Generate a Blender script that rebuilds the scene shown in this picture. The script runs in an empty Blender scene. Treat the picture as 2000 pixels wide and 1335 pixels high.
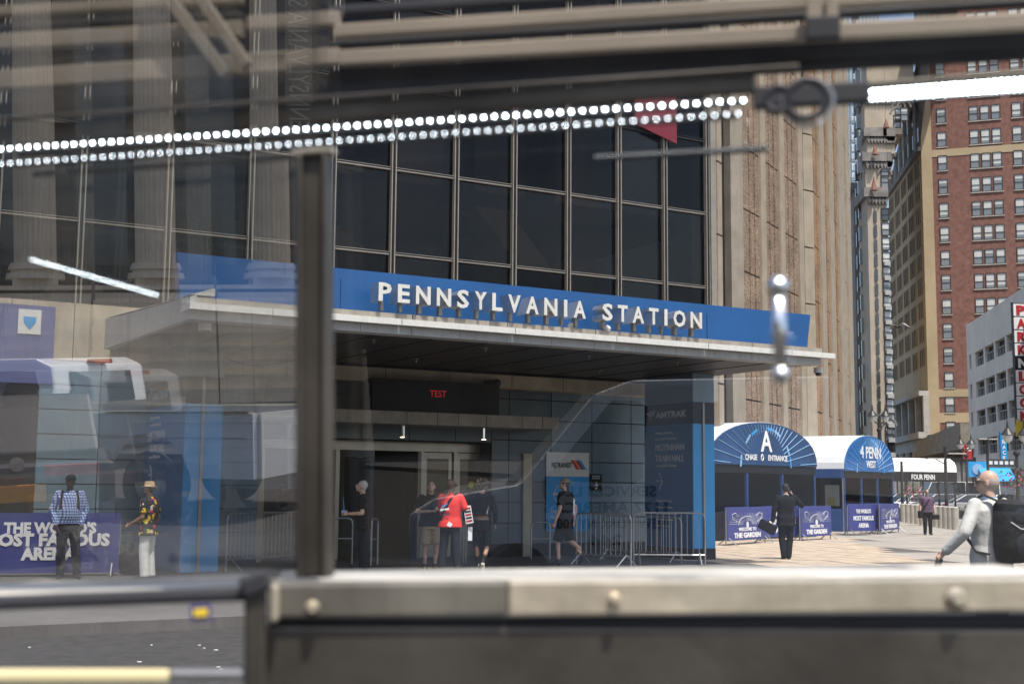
import bpy, bmesh, math, random
from mathutils import Vector as V, Matrix
R=math.radians; random.seed(4)
sc=bpy.context.scene; col=sc.collection
# ---------------- camera, light, exposure ----------------
FP=2500.0; TILT=math.atan(285.5/FP); ROLL=.008; H0=1.65
cF=V((0,math.cos(TILT),math.sin(TILT)))
_r=V((1,0,0)); _u=V((0,-math.sin(TILT),math.cos(TILT)))
cR=_r*math.cos(ROLL)+_u*math.sin(ROLL); cU=_u*math.cos(ROLL)-_r*math.sin(ROLL)
cam=bpy.data.cameras.new('camera'); co=bpy.data.objects.new('camera',cam); col.objects.link(co); sc.camera=co
co.matrix_world=Matrix(((cR.x,cU.x,-cF.x,0),(cR.y,cU.y,-cF.y,0),(cR.z,cU.z,-cF.z,H0),(0,0,0,1)))
cam.sensor_width=36; cam.lens=36*FP/2000; cam.clip_start=.05; cam.clip_end=3000
cam.dof.use_dof=True; cam.dof.focus_distance=27; cam.dof.aperture_fstop=3.4
w=bpy.data.worlds.new('World'); sc.world=w; w.use_nodes=True
SUN_EL,SUN_AZ=R(66),R(-66)      # sun high over the right shoulder
nt=w.node_tree; bg=nt.nodes['Background']; sky=nt.nodes.new('ShaderNodeTexSky'); sky.sky_type='NISHITA'; sky.sun_disc=False
sunv=V((math.cos(SUN_EL)*math.cos(SUN_AZ),math.cos(SUN_EL)*math.sin(SUN_AZ),math.sin(SUN_EL)))
sky.sun_elevation=SUN_EL; sky.sun_rotation=math.atan2(sunv.x,sunv.y); sky.dust_density=3; sky.air_density=1.0
nt.links.new(sky.outputs[0],bg.inputs[0]); bg.inputs[1].default_value=.15
sl=bpy.data.lights.new('sun','SUN'); sl.energy=3.9; sl.angle=R(.6); sl.color=(1,.94,.85)
so=bpy.data.objects.new('sun',sl); col.objects.link(so); so.rotation_euler=sunv.to_track_quat('Z','Y').to_euler(); so.location=(0,0,60)
sc.view_settings.view_transform='Standard'; sc.view_settings.look='None'; sc.view_settings.exposure=.6; sc.view_settings.gamma=1
try:
    sc.view_settings.use_curve_mapping=False
    sc.cycles.transparent_max_bounces=16; sc.cycles.max_bounces=8; sc.cycles.glossy_bounces=5; sc.cycles.sample_clamp_indirect=6
except Exception: pass
# ---------------- picture geometry helpers (pixel of the 2000 px photograph -> real place) ----------------
EYE=V((0,0,H0))
def ray(u,v): return cF+cR*((u-1000)/FP)+cU*((667.5-v)/FP)
def at(u,v,D):
    d=ray(u,v); return EYE+d*(D/d.y)
def gnd(u,v,z=0.0):
    d=ray(u,v); return EYE+d*((z-H0)/d.z)
def foot(u,D): # ground point on column u at distance D
    p=at(u,955,D); return V((p.x,p.y,0))
class Frame:
    def __init__(s,o,ang): s.o=V((o[0],o[1],0)); s.a=R(ang); s.x=V((math.cos(s.a),math.sin(s.a),0)); s.y=V((-math.sin(s.a),math.cos(s.a),0))
    def hit(s,u,v,y):
        d=ray(u,v); p0=s.o+s.y*y; t=(p0-EYE).dot(s.y)/d.dot(s.y); q=EYE+d*t-s.o
        return q.dot(s.x),q.z
    def w(s,x,y,z=0): return s.o+s.x*x+s.y*y+V((0,0,z))
    def loc(s,p): q=p-s.o; return q.dot(s.x),q.dot(s.y)
# ---------------- objects ----------------
def link(o,parent=None):
    col.objects.link(o)
    if parent is not None: o.parent=parent
    return o
def thing(name,label,cat,loc=(0,0,0),rz=0,group=None):
    o=bpy.data.objects.new(name,None); o.empty_display_size=.2; link(o); o.location=loc; o.rotation_euler=(0,0,rz)
    return tag(o,label,cat,group)
def tag(o,label,cat,group=None):
    o['label']=label; o['category']=cat
    if group: o['group']=group
    return o
def struct(o): o['kind']='structure'; return o
def stuff(o): o['kind']='stuff'; return o
def dup(root,loc=None,rz=None,label=None):
    r=root.copy(); col.objects.link(r)
    if loc is not None: r.location=loc
    if rz is not None: r.rotation_euler=(0,0,rz)
    if label: r['label']=label
    for ch in root.children:
        c=ch.copy(); col.objects.link(c); c.parent=r
        for g in ch.children:
            d=g.copy(); col.objects.link(d); d.parent=c
    return r
class MB:
    def __init__(s,M=None): s.v=[]; s.f=[]; s.M=M or Matrix.Identity(4)
    def add(s,vs,fs):
        n=len(s.v); s.v+=[s.M@V(p) for p in vs]; s.f+=[tuple(i+n for i in f) for f in fs]; return s
    def box(s,x0,x1,y0,y1,z0,z1):
        if x0>x1:x0,x1=x1,x0
        if y0>y1:y0,y1=y1,y0
        if z0>z1:z0,z1=z1,z0
        return s.add([(x0,y0,z0),(x1,y0,z0),(x1,y1,z0),(x0,y1,z0),(x0,y0,z1),(x1,y0,z1),(x1,y1,z1),(x0,y1,z1)],
            [(0,3,2,1),(4,5,6,7),(0,1,5,4),(1,2,6,5),(2,3,7,6),(3,0,4,7)])
    def rings(s,rs,cap=True):
        n=len(rs[0]); vs=[p for r in rs for p in r]; fs=[]
        for i in range(len(rs)-1):
            for j in range(n):
                k=(j+1)%n; fs.append((i*n+j,i*n+k,(i+1)*n+k,(i+1)*n+j))
        if cap: fs.append(tuple(reversed(range(n)))); fs.append(tuple(range((len(rs)-1)*n,len(rs)*n)))
        return s.add(vs,fs)
    def tube(s,p0,p1,r0,r1=None,n=8,flat=1.0,wa=None):
        p0=V(p0);p1=V(p1); r1=r0 if r1 is None else r1; d=p1-p0
        if d.length<1e-6: return s
        d.normalize(); a=V(wa) if wa else (V((1,0,0)) if abs(d.x)<.9 else V((0,1,0)))
        a=(a-d*a.dot(d)).normalized(); b=d.cross(a)
        rs=[[p+(a*math.cos(t)+b*math.sin(t)*flat)*r for t in [2*math.pi*k/n for k in range(n)]] for p,r in ((p0,r0),(p1,r1))]
        return s.rings(rs)
    def cap(s,p0,p1,r0,r1=None,n=10,flat=1.0,wa=None):
        r1=r0 if r1 is None else r1
        p0=V(p0);p1=V(p1); s.tube(p0,p1,r0,r1,n,flat,wa); s.ball(p0,r0,r0*(flat+1)/2,r0,8,6); return s.ball(p1,r1,r1*(flat+1)/2,r1,8,6)
    def path(s,ps,r,n=6):
        for a,b in zip(ps[:-1],ps[1:]): s.tube(a,b,r,r,n)
        return s
    def ball(s,c,rx,ry=None,rz=None,n=10,m=7,z0=-1.0,z1=1.0):
        ry=rx if ry is None else ry; rz=rx if rz is None else rz; c=V(c); rs=[]
        for i in range(m+1):
            q=math.asin(max(-1,min(1,z0)))+(math.asin(z1)-math.asin(z0))*i/m; k=max(math.cos(q),.02)
            rs.append([(c.x+rx*k*math.cos(2*math.pi*j/n),c.y+ry*k*math.sin(2*math.pi*j/n),c.z+rz*math.sin(q)) for j in range(n)])
        return s.rings(rs)
    def prism(s,poly,y0,y1,axis='y'):
        f=(lambda p,y:(p[0],y,p[1])) if axis=='y' else ((lambda p,y:(y,p[0],p[1])) if axis=='x' else (lambda p,y:(p[0],p[1],y)))
        return s.rings([[f(p,y0) for p in poly],[f(p,y1) for p in poly]])
    def mesh(s,name='m'):
        me=bpy.data.meshes.new(name); me.from_pydata([tuple(p) for p in s.v],[],s.f); me.update()
        bm=bmesh.new(); bm.from_mesh(me); bmesh.ops.recalc_face_normals(bm,faces=bm.faces[:]); bm.to_mesh(me); bm.free(); return me
    def build(s,name,m,parent=None,smooth=False,loc=None,bev=0):
        me=s.mesh(name)
        if bev:
            bm=bmesh.new(); bm.from_mesh(me); bmesh.ops.bevel(bm,geom=bm.edges[:],offset=bev,segments=2,affect='EDGES',profile=.6,clamp_overlap=True); bm.to_mesh(me); bm.free()
        me.materials.append(m); o=link(bpy.data.objects.new(name,me),parent)
        if smooth: me.polygons.foreach_set('use_smooth',[True]*len(me.polygons))
        if loc is not None: o.location=loc
        return o
def B(*a): return MB().box(*a)
# ---------------- materials ----------------
def mat(name,c,rough=.6,metal=0,var=.12,scale=3,bump=0,bscale=60,spec=.5,c2=None,dirt=0,coat=0):
    m=bpy.data.materials.new(name); m.use_nodes=True; N=m.node_tree.nodes; L=m.node_tree.links; b=N['Principled BSDF']
    b.inputs['Roughness'].default_value=rough; b.inputs['Metallic'].default_value=metal; b.inputs['Specular IOR Level'].default_value=spec
    if coat: b.inputs['Coat Weight'].default_value=coat
    tc=N.new('ShaderNodeTexCoord'); n=N.new('ShaderNodeTexNoise'); n.inputs['Scale'].default_value=scale; n.inputs['Detail'].default_value=6
    L.new(tc.outputs['Object'],n.inputs['Vector'])
    r=N.new('ShaderNodeValToRGB'); e=r.color_ramp.elements; e[0].position=.3; e[1].position=.7
    c2=c2 or tuple(min(1,x*(1+var)) for x in c); e[0].color=(*[x*(1-var) for x in c],1) if c2 else 1; e[1].color=(*c2,1)
    L.new(n.outputs[0],r.inputs[0]); out=r.outputs[0]
    if dirt:
        n2=N.new('ShaderNodeTexNoise'); n2.inputs['Scale'].default_value=1.3; n2.inputs['Detail'].default_value=9; n2.inputs['Roughness'].default_value=.7
        mp=N.new('ShaderNodeMapping'); mp.inputs['Scale'].default_value=(6,6,.7); L.new(tc.outputs['Object'],mp.inputs[0]); L.new(mp.outputs[0],n2.inputs['Vector'])
        r2=N.new('ShaderNodeValToRGB'); r2.color_ramp.elements[0].position=.44; r2.color_ramp.elements[1].position=.8
        L.new(n2.outputs[0],r2.inputs[0]); mx=N.new('ShaderNodeMix'); mx.data_type='RGBA'; mu=N.new('ShaderNodeMath'); mu.operation='MULTIPLY'; mu.inputs[1].default_value=dirt
        L.new(r2.outputs[0],mu.inputs[0]); L.new(mu.outputs[0],mx.inputs[0]); L.new(out,mx.inputs[6]); mx.inputs[7].default_value=(*[x*.35 for x in c],1); out=mx.outputs[2]
    L.new(out,b.inputs['Base Color'])
    if bump:
        n3=N.new('ShaderNodeTexNoise'); n3.inputs['Scale'].default_value=bscale; n3.inputs['Detail'].default_value=4; L.new(tc.outputs['Object'],n3.inputs['Vector'])
        bp=N.new('ShaderNodeBump'); bp.inputs['Strength'].default_value=bump; bp.inputs['Distance'].default_value=.02; L.new(n3.outputs[0],bp.inputs['Height']); L.new(bp.outputs[0],b.inputs['Normal'])
    m['n']=name; return m
def speck(name,c,c2,scale=60,rough=.85,bump=.5):
    m=mat(name,c,rough,0,.2,2,bump,scale); N=m.node_tree.nodes; L=m.node_tree.links; b=N['Principled BSDF']
    v=N.new('ShaderNodeTexVoronoi'); v.inputs['Scale'].default_value=scale; tc=[x for x in N if x.type=='TEX_COORD'][0]; L.new(tc.outputs['Object'],v.inputs['Vector'])
    r=N.new('ShaderNodeValToRGB'); r.color_ramp.elements[0].color=(*c,1); r.color_ramp.elements[1].color=(*c2,1); r.color_ramp.elements[0].position=.35; r.color_ramp.elements[1].position=.75
    s=N.new('ShaderNodeSeparateColor'); L.new(v.outputs['Color'],s.inputs[0]); L.new(s.outputs[0],r.inputs[0]); 
    mx=N.new('ShaderNodeMix'); mx.data_type='RGBA'; mx.blend_type='MULTIPLY'; mx.inputs[0].default_value=1; L.new(r.outputs[0],mx.inputs[6])
    n=N.new('ShaderNodeTexNoise'); n.inputs['Scale'].default_value=.8; n.inputs['Detail'].default_value=8; L.new(tc.outputs['Object'],n.inputs['Vector'])
    r2=N.new('ShaderNodeValToRGB'); r2.color_ramp.elements[0].color=(.65,.65,.65,1); r2.color_ramp.elements[1].color=(1.1,1.1,1.1,1); r2.color_ramp.elements[0].position=.3; r2.color_ramp.elements[1].position=.6; L.new(n.outputs[0],r2.inputs[0]); L.new(r2.outputs[0],mx.inputs[7])
    L.new(mx.outputs[2],b.inputs['Base Color']); return m
def emis(name,c,s):
    m=bpy.data.materials.new(name); m.use_nodes=True; b=m.node_tree.nodes['Principled BSDF']; b.inputs['Base Color'].default_value=(*c,1)
    b.inputs['Emission Color'].default_value=(*c,1); b.inputs['Emission Strength'].default_value=s; return m
def glass(name,refl,tint,rough=0.0,gcol=(1,1,1),dust=0):
    m=bpy.data.materials.new(name); m.use_nodes=True; N=m.node_tree.nodes; L=m.node_tree.links; N.clear()
    o=N.new('ShaderNodeOutputMaterial'); mx=N.new('ShaderNodeMixShader'); t=N.new('ShaderNodeBsdfTransparent'); g=N.new('ShaderNodeBsdfGlossy')
    t.inputs[0].default_value=(*tint,1); g.inputs['Roughness'].default_value=rough; g.inputs['Color'].default_value=(*gcol,1)
    lw=N.new('ShaderNodeLayerWeight'); lw.inputs[0].default_value=.25; mp=N.new('ShaderNodeMapRange'); mp.inputs[3].default_value=refl; mp.inputs[4].default_value=1.0
    L.new(lw.outputs['Fresnel'],mp.inputs[0]); mp.inputs[1].default_value=.02
    L.new(mp.outputs[0],mx.inputs[0]); L.new(t.outputs[0],mx.inputs[1]); L.new(g.outputs[0],mx.inputs[2])
    if dust:
        tc=N.new('ShaderNodeTexCoord'); mg=N.new('ShaderNodeMapping'); mg.inputs['Scale'].default_value=(9,9,2.2); n=N.new('ShaderNodeTexNoise'); n.inputs['Scale'].default_value=1; n.inputs['Detail'].default_value=8; n.inputs['Roughness'].default_value=.7; L.new(tc.outputs['Object'],mg.inputs[0]); L.new(mg.outputs[0],n.inputs['Vector'])
        r=N.new('ShaderNodeMapRange'); r.inputs[1].default_value=.35; r.inputs[2].default_value=.75; r.inputs[3].default_value=dust*.25; r.inputs[4].default_value=dust*2; L.new(n.outputs[0],r.inputs[0]); df=N.new('ShaderNodeBsdfDiffuse'); df.inputs[0].default_value=(.75,.66,.52,1)
        m2=N.new('ShaderNodeMixShader'); L.new(r.outputs[0],m2.inputs[0]); L.new(mx.outputs[0],m2.inputs[1]); L.new(df.outputs[0],m2.inputs[2]); mx=m2
    L.new(mx.outputs[0],o.inputs[0]); return m
C={}
def M(k): return C[k]
C.update(
 asphalt=mat('asphalt',(.036,.035,.034),.85,0,.3,6,.6,120),
 pave=mat('pavement_concrete',(.10,.096,.092),.8,0,.2,.7,.3,80,dirt=.4),
 tan=mat('tan_pavers',(.42,.34,.26),.8,0,.22,2.2,.3,60),
 grey=mat('grey_pavers',(.30,.275,.245),.8,0,.2,1.1,.3,60),
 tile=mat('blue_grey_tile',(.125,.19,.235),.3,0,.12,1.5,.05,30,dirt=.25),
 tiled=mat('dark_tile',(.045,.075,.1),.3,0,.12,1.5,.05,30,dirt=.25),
 cream=mat('cream_stone',(.40,.34,.25),.75,0,.2,2,.2,40,dirt=.28),
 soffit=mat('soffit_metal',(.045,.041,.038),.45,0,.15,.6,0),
 white=mat('white_trim',(.66,.65,.61),.5,0,.06,8,.1,30,dirt=.28),
 lgrey=mat('light_grey_trim',(.42,.41,.39),.5,0,.08,3,.1,30,dirt=.4),
 ledge=mat('ledge_stone',(.3,.27,.23),.8,0,.15,4,.2,40,dirt=.5),
 blueb=mat('blue_board',(.012,.085,.26),.4,0,.12,.6,0,dirt=.15),
 bluep=mat('blue_paint',(.012,.29,.64),.4,0,.06,1,0,dirt=.12),
 blued=mat('blue_paint_shaded',(.02,.15,.36),.4,0,.06,1,0,dirt=.12),
 steel=mat('letter_steel',(.66,.64,.6),.28,.85,.06,5,.05,20),
 mull=mat('mullion_metal',(.30,.27,.23),.4,.4,.1,4,0),
 dark=mat('dark_metal',(.03,.03,.032),.45,.2,.2,3,0),
 black=mat('black_paint',(.014,.014,.016),.5,0,.2,3,0,spec=.2),
 room=mat('dark_interior',(.006,.008,.011),.9,0,.3,1,0,spec=.05),
 brown=mat('brown_interior',(.3,.2,.13),.8,0,.3,.7,0),
 rib=mat('precast_beige',(.31,.26,.195),.85,0,.15,1.5,.3,50,dirt=.3),
 ribg=mat('precast_grey',(.27,.235,.19),.85,0,.15,1.5,.3,50,dirt=.35),
 aggr=speck('brown_aggregate',(.14,.09,.06),(.34,.255,.18),26),
 aggo=speck('orange_aggregate',(.2,.105,.05),(.36,.25,.15),26),
 brickr=mat('red_brick',(.21,.10,.078),.85,0,.25,1.6,.3,8,dirt=.06),
 bricky=mat('tan_brick',(.46,.36,.225),.85,0,.12,.3,.3,8,dirt=.15),
 bricko=mat('old_beige_brick',(.42,.355,.275),.85,0,.15,.3,.3,8,dirt=.3),
 grime=mat('sooty_stone',(.22,.2,.185),.85,0,.3,.8,.3,8),
 limest=mat('pale_limestone',(.45,.43,.39),.8,0,.12,.8,.2,20,dirt=.25),
 garage=mat('garage_concrete',(.80,.72,.62),.85,0,.08,.5,.2,10,dirt=.3),
 wframe=mat('window_frame_dark',(.03,.032,.035),.5,0,.1,3,0),
 blind=mat('pale_glass',(.62,.63,.6),.35,0,.12,.4,0,spec=.6),
 wglass=mat('window_glass_dark',(.05,.055,.06),.08,0,.2,.4,0,spec=.8),
 wgrey=mat('window_glass_grey',(.22,.24,.25),.15,0,.2,.4,0,spec=.7),
 tower=mat('tower_glass',(.32,.4,.47),.2,0,.15,.05,0,spec=.7),
 towerl=mat('tower_frame',(.6,.65,.7),.4,0,.05,1,0),
 inox=mat('stainless',(.26,.24,.21),.3,.8,.1,3,.1,15),
 galv=mat('galvanised_tube',(.38,.38,.38),.4,.8,.12,6,0),
 banner=mat('banner_blue',(.035,.045,.2),.5,0,.12,2,.5,7),
 lilac=mat('poster_lilac',(.07,.085,.24),.5,0,.2,1,0),
 wtext=mat('white_print',(.75,.75,.75),.5,0,.02,5,0),
 gtext=mat('grey_print',(.62,.64,.66),.5,0,.02,5,0),
 canvasw=mat('white_canvas',(.62,.66,.72),.7,0,.06,1,.2,4),
 canvasb=mat('blue_canvas',(.01,.05,.19),.6,0,.1,1,.2,4),
 canvasp=mat('blue_print',(.012,.12,.36),.6,0,.3,.4,.1,4),
 rays=mat('pale_blue_print',(.22,.4,.62),.6,0,.05,4,0),
 pure=mat('white_awning',(.78,.77,.74),.6,0,.04,2,0),
 red=mat('red_sign',(.42,.02,.025),.5,0,.1,4,0),
 yellow=mat('yellow_sign',(.7,.5,.03),.5,0,.1,4,0),
 orange=mat('orange_vest',(.85,.16,.05),.6,0,.1,5,0),
 skin=mat('light_skin',(.48,.30,.22),.5,0,.1,8,0),
 skinm=mat('tan_skin',(.33,.17,.1),.5,0,.1,8,0),
 skind=mat('brown_skin',(.1,.05,.032),.45,0,.15,8,0),
 hairg=mat('grey_hair',(.42,.40,.38),.8,0,.3,60,.5,90),
 haird=mat('dark_hair',(.018,.014,.012),.7,0,.3,60,.5,90),
 cloth=mat('black_cloth',(.012,.013,.016),.85,0,.3,9,.6,14,spec=.15),
 clothd=mat('charcoal_cloth',(.016,.019,.026),.85,0,.25,9,.6,14,spec=.15),
 khaki=mat('khaki_cloth',(.27,.21,.13),.85,0,.15,9,.6,14),
 redc=mat('red_cloth',(.72,.035,.03),.75,0,.1,6,.6,12),
 whitec=mat('white_cloth',(.68,.67,.64),.8,0,.05,9,.6,12),
 blazer=mat('grey_blazer',(.52,.52,.5),.8,0,.05,9,.7,9),
 purple=mat('purple_cloth',(.09,.055,.1),.8,0,.15,9,.6,12),
 straw=mat('straw',(.58,.4,.2),.8,0,.2,50,.5,90),
 capk=mat('khaki_cap',(.22,.18,.12),.8,0,.15,12,0),
 stub=mat('stubble',(.36,.29,.25),.7,0,.2,70,.3,90),
 ledge2=mat('sill_steel',(.74,.70,.62),.45,.2,.15,5,.2,6,dirt=.3),
 canvasd=mat('dark_blue_print',(.008,.05,.15),.6,0,.4,.4,.1,4),
 cartmid=mat('cart_steel_dark_reflection',(.2,.185,.155),.35,.6,.5,2.5,.35,5,dirt=.5), redd=mat('dim_red_banner',(.16,.012,.025),.5,0,.1,4,0),
 shoe=mat('black_shoe',(.012,.012,.013),.4,0,.2,9,0),
 sole=mat('pale_sole',(.6,.58,.5),.7,0,.1,9,0),
 carw=mat('white_car_paint',(.7,.7,.7),.25,0,.02,2,0,coat=.6),
 cars=mat('silver_car_paint',(.4,.41,.43),.25,.5,.05,2,0,coat=.6),
 cark=mat('black_car_paint',(.012,.012,.014),.2,0,.1,2,0,coat=.8),
 carg=mat('grey_green_car_paint',(.09,.11,.11),.25,.3,.05,2,0,coat=.6),
 cglass=mat('car_glass',(.015,.018,.02),.06,0,.1,2,0,spec=.8),
 tyre=mat('tyre_rubber',(.015,.015,.015),.8,0,.1,5,0),
 tail=mat('tail_lamp_red',(.4,.01,.01),.25,0,.1,5,0),
 farley=mat('granite',(.78,.62,.44),.8,0,.16,.5,.2,20,dirt=.35),
 fdark=mat('dark_recess',(.012,.015,.022),.6,0,.3,.4,0,spec=.15),
 conc=mat('bollard_concrete',(.36,.34,.3),.8,0,.15,3,.2,40,dirt=.3),
 green=mat('leaf_green',(.05,.09,.03),.8,0,.4,9,0),
 pink=mat('flower_pink',(.45,.06,.16),.8,0,.4,9,0),
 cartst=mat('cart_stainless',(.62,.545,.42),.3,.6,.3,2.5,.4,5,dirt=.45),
 cartdk=mat('cart_dark_steel',(.085,.076,.064),.42,.6,.5,3,.3,5),
 slat=mat('awning_slat',(.29,.24,.185),.5,.15,.12,2,.1,8),
 rubber=mat('black_rubber',(.02,.021,.026),.6,0,.3,3,0),
 chrome=mat('chrome',(.8,.8,.78),.12,1,.03,3,0),
)
led=emis('led_white',(.86,.95,1),32); dim_glow=emis('dim_white_glow',(.84,.93,1),16); faint_glow=emis('faint_white_glow',(.84,.93,1),1.6); lampe=emis('lamp_warm',(1,.86,.6),6); redled=emis('led_red',(1,.04,.06),.1)
# ---------------- lettering ----------------
_tc={}
def tmesh(s,depth,bold):
    k=(s,depth,bold)
    if k in _tc: return _tc[k]
    c=bpy.data.curves.new('lettering','FONT'); c.body=s; c.size=1; c.extrude=depth/2; c.offset=bold; c.resolution_u=2; c.align_x='LEFT'
    o=bpy.data.objects.new('t',c); col.objects.link(o); dg=bpy.context.evaluated_depsgraph_get(); me=bpy.data.meshes.new_from_object(o.evaluated_get(dg))
    bpy.data.objects.remove(o); vs=[tuple(p.co) for p in me.vertices]; fs=[tuple(p.vertices) for p in me.polygons]; _tc[k]=(vs,fs); return _tc[k]
FR=Matrix(((1,0,0,0),(0,0,-1,0),(0,1,0,0),(0,0,0,1)))   # text plane -> facing local -Y
def txt(name,s,x,y,z,h,m,parent,wd=None,depth=.01,bold=.0,al='c',Mx=None,Mo=None,cap=True):
    """h = cap height, (x,z) = left/centre and baseline"""
    dp=depth/h*.73; vs,fs=tmesh(s,dp,bold); 
    x0=min(p[0] for p in vs); x1=max(p[0] for p in vs); sc_=h/.73; w0=(x1-x0)*sc_; sx=(wd/w0 if wd else 1)*sc_; W=(x1-x0)*sx
    ox={'c':-W/2,'l':0,'r':-W}[al]-x0*sx
    base=Mx if Mx is not None else Matrix.Translation((x,y,z))@FR
    mb=MB(base); mb.add([(p[0]*sx+ox,p[1]*sc_,p[2]*sc_) for p in vs],fs)
    me=bpy.data.meshes.new(name); me.from_pydata([tuple(p) for p in mb.v],[],mb.f); me.materials.append(m)
    return link(bpy.data.objects.new(name,me),parent)
def basis(xd,up,n,o): 
    xd,up,n,o=V(xd),V(up),V(n),V(o); return Matrix(((xd.x,up.x,n.x,o.x),(xd.y,up.y,n.y,o.y),(xd.z,up.z,n.z,o.z),(0,0,0,1)))
# ---------------- ground ----------------
S=Frame((-6.0,24.6),30)
KY=-8.0   # kerb line in station frame
def strip(name,y0,y1,z0,z1,m,x0=-300,x1=900):
    mb=MB(Matrix.Translation(S.o)@Matrix.Rotation(S.a,4,'Z')); mb.box(x0,x1,y0,y1,z0,z1); return struct(mb.build(name,m))
strip('road',-400,KY-.151,-.6,-.14,C['asphalt'],-400,900)
strip('kerb',KY-.15,KY,-.5,0,C['pave'],-120,120)
strip('pavement',KY+.001,700,-.5,0,C['pave'],-400,900)
strip('far_pavement',-60,-44,-.14,0.004,C['pave'],-120,120)
# bolts / specks on road
sp=MB()
for k in range(14):
    p=gnd(random.uniform(-60,470),random.uniform(1185,1330),-.136); sp.ball(p,.012+.02*random.random(),.02,.004,6,3)
struct(sp.build('road_litter',C['wtext']))['kind']='stuff'
# plaza paving: slabs as real pieces
def paving(name,m,quad_u,frame,dx,dy,test):
    mb=MB(); 
    x0,x1,y0,y1=quad_u
    nx=int((x1-x0)/dx); ny=int((y1-y0)/dy)
    for i in range(nx):
        for j in range(ny):
            x=x0+i*dx; y=y0+j*dy; c=frame.w(x+dx/2,y+dy/2)
            if not test(c): continue
            g=.012; h=.006+random.random()*.006
            q=[frame.w(x+g,y+g),frame.w(x+dx-g,y+g),frame.w(x+dx-g,y+dy-g),frame.w(x+g,y+dy-g)]
            mb.add([(p.x,p.y,.002) for p in q]+[(p.x,p.y,h) for p in q],[(4,5,6,7),(0,1,5,4),(1,2,6,5),(2,3,7,6),(3,0,4,7)])
    o=mb.build(name,m); o['kind']='structure'; return o
PF=Frame((4.4,27.0),14)
pa,pb=gnd(1600,1036),gnd(1830,1104)
def side(c): return (pb.x-pa.x)*(c.y-pa.y)-(pb.y-pa.y)*(c.x-pa.x)
paving('tan_paving',C['tan'],(.3,22,-4,24),PF,.6,1.2,lambda c: side(c)<0 and S.loc(c)[1]>-3 and S.loc(c)[0]>11.8)
paving('grey_paving',C['grey'],(2,60,-8,56),PF,2.4,2.4,lambda c: side(c)>=0 and S.loc(c)[0]>14)
# ---------------- arena building ----------------
T=thing('arena_building','huge arena with dark glass front and brown pebbled concrete panels behind the blue sign','building',S.o,S.a)
YC=8.5
mu=[-10,155,325,485,645,763,886,1000,1106,1205,1295]
mx=[S.hit(u,480,YC)[0] for u in mu]; xe=S.hit(1378,480,YC)[0]
mx=[mx[0]-4.2,mx[0]-2.1]+mx+[xe]
zr2=S.hit(640,483,YC)[1]; zr1=S.hit(652,315,YC)[1]; dz=zr1-zr2
zs=[4.5,zr2,zr1,zr1+dz,zr1+2*dz,zr1+3*dz,zr1+4*dz]
gl=glass('arena_glass',.015,(.34,.34,.35),.02)
gls=[gl,glass('arena_glass_clear',.02,(.55,.53,.5),.02),gl,glass('arena_glass_dark',.012,(.24,.25,.28),.02)]
for i in range(len(mx)-1):
    for j in range(len(zs)-1):
        B(mx[i]+.06,mx[i+1]-.06,YC,YC+.03,zs[j]+.05,zs[j+1]-.05).build('glass_pane',gls[(i*7+j*5+i*j)%4],T)
for x in mx:
    mb=MB(); mb.box(x-.075,x-.042,YC-.16,YC-.02,4.5,zs[-1]); mb.box(x+.042,x+.075,YC-.16,YC-.02,4.5,zs[-1]); mb.build('mullion',C['mull'],T)
    B(x-.04,x+.04,YC-.10,YC+.05,4.5,zs[-1]).build('mullion_core',C['black'],T)
for z in zs[1:]:
    for i in range(len(mx)-1):
        MB().box(mx[i]+.088,mx[i+1]-.088,YC-.11,YC-.01,z-.04,z+.0).box(mx[i]+.088,mx[i+1]-.088,YC-.13,YC-.01,z+.03,z+.045).build('rail',C['mull'] if z<zs[3] else C['dark'],T)
# room behind the glass
MB().box(mx[0],xe+.5,YC+7,YC+7.2,0,22).build('inner_wall',C['brown'],T)
MB().box(mx[0],xe,YC+1.5,YC+7,zr2+dz*.8,zr2+dz*.8+.6).build('upper_floor',C['room'],T)
MB().box(mx[0],xe,YC+.4,YC+7,4.2,4.5).build('lower_floor',C['room'],T)
for k in range(6):
    x=mx[3]+k*3.3; MB().box(x,x+.8,YC+5.2,YC+6,4.5,20).build('inner_column',C['room'],T)
st=MB(); xs=S.hit(640,400,YC+3)[0]
st.prism([(xs-3,8.6),(xs+3.4,4.8),(xs+6,4.8),(xs-3,10.4)],YC+.5,YC+2.2); st.build('stair_flight',C['brown'],T)
MB().prism([(xs+4,10.2),(xs+9,4.7),(xs+10.2,4.7),(xs+5.2,10.2)],YC+1.0,YC+2.0).build('stair_flight',C['brown'],T)
B(mx[0]-.3,xe+.3,YC+.04,YC+7,22,22.4).build('roof_slab',C['room'],T)
# edge frame and red banner
B(xe+.087,xe+.3,YC-.2,YC+.3,4.5,22).build('corner_frame',C['mull'],T)
x0,z0=S.hit(1240,244,YC-.25); x1,_=S.hit(1322,262,YC-.25); zt=S.hit(1300,180,YC-.25)[1]
o=MB().prism([(x0,z0+.05),(x1,z0-.38),(x1,zt),(x0,zt)],YC-.25,YC-.18).build('wall_banner',C['redd'],T); o['label']='red banner hung in the upper glazing'
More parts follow.
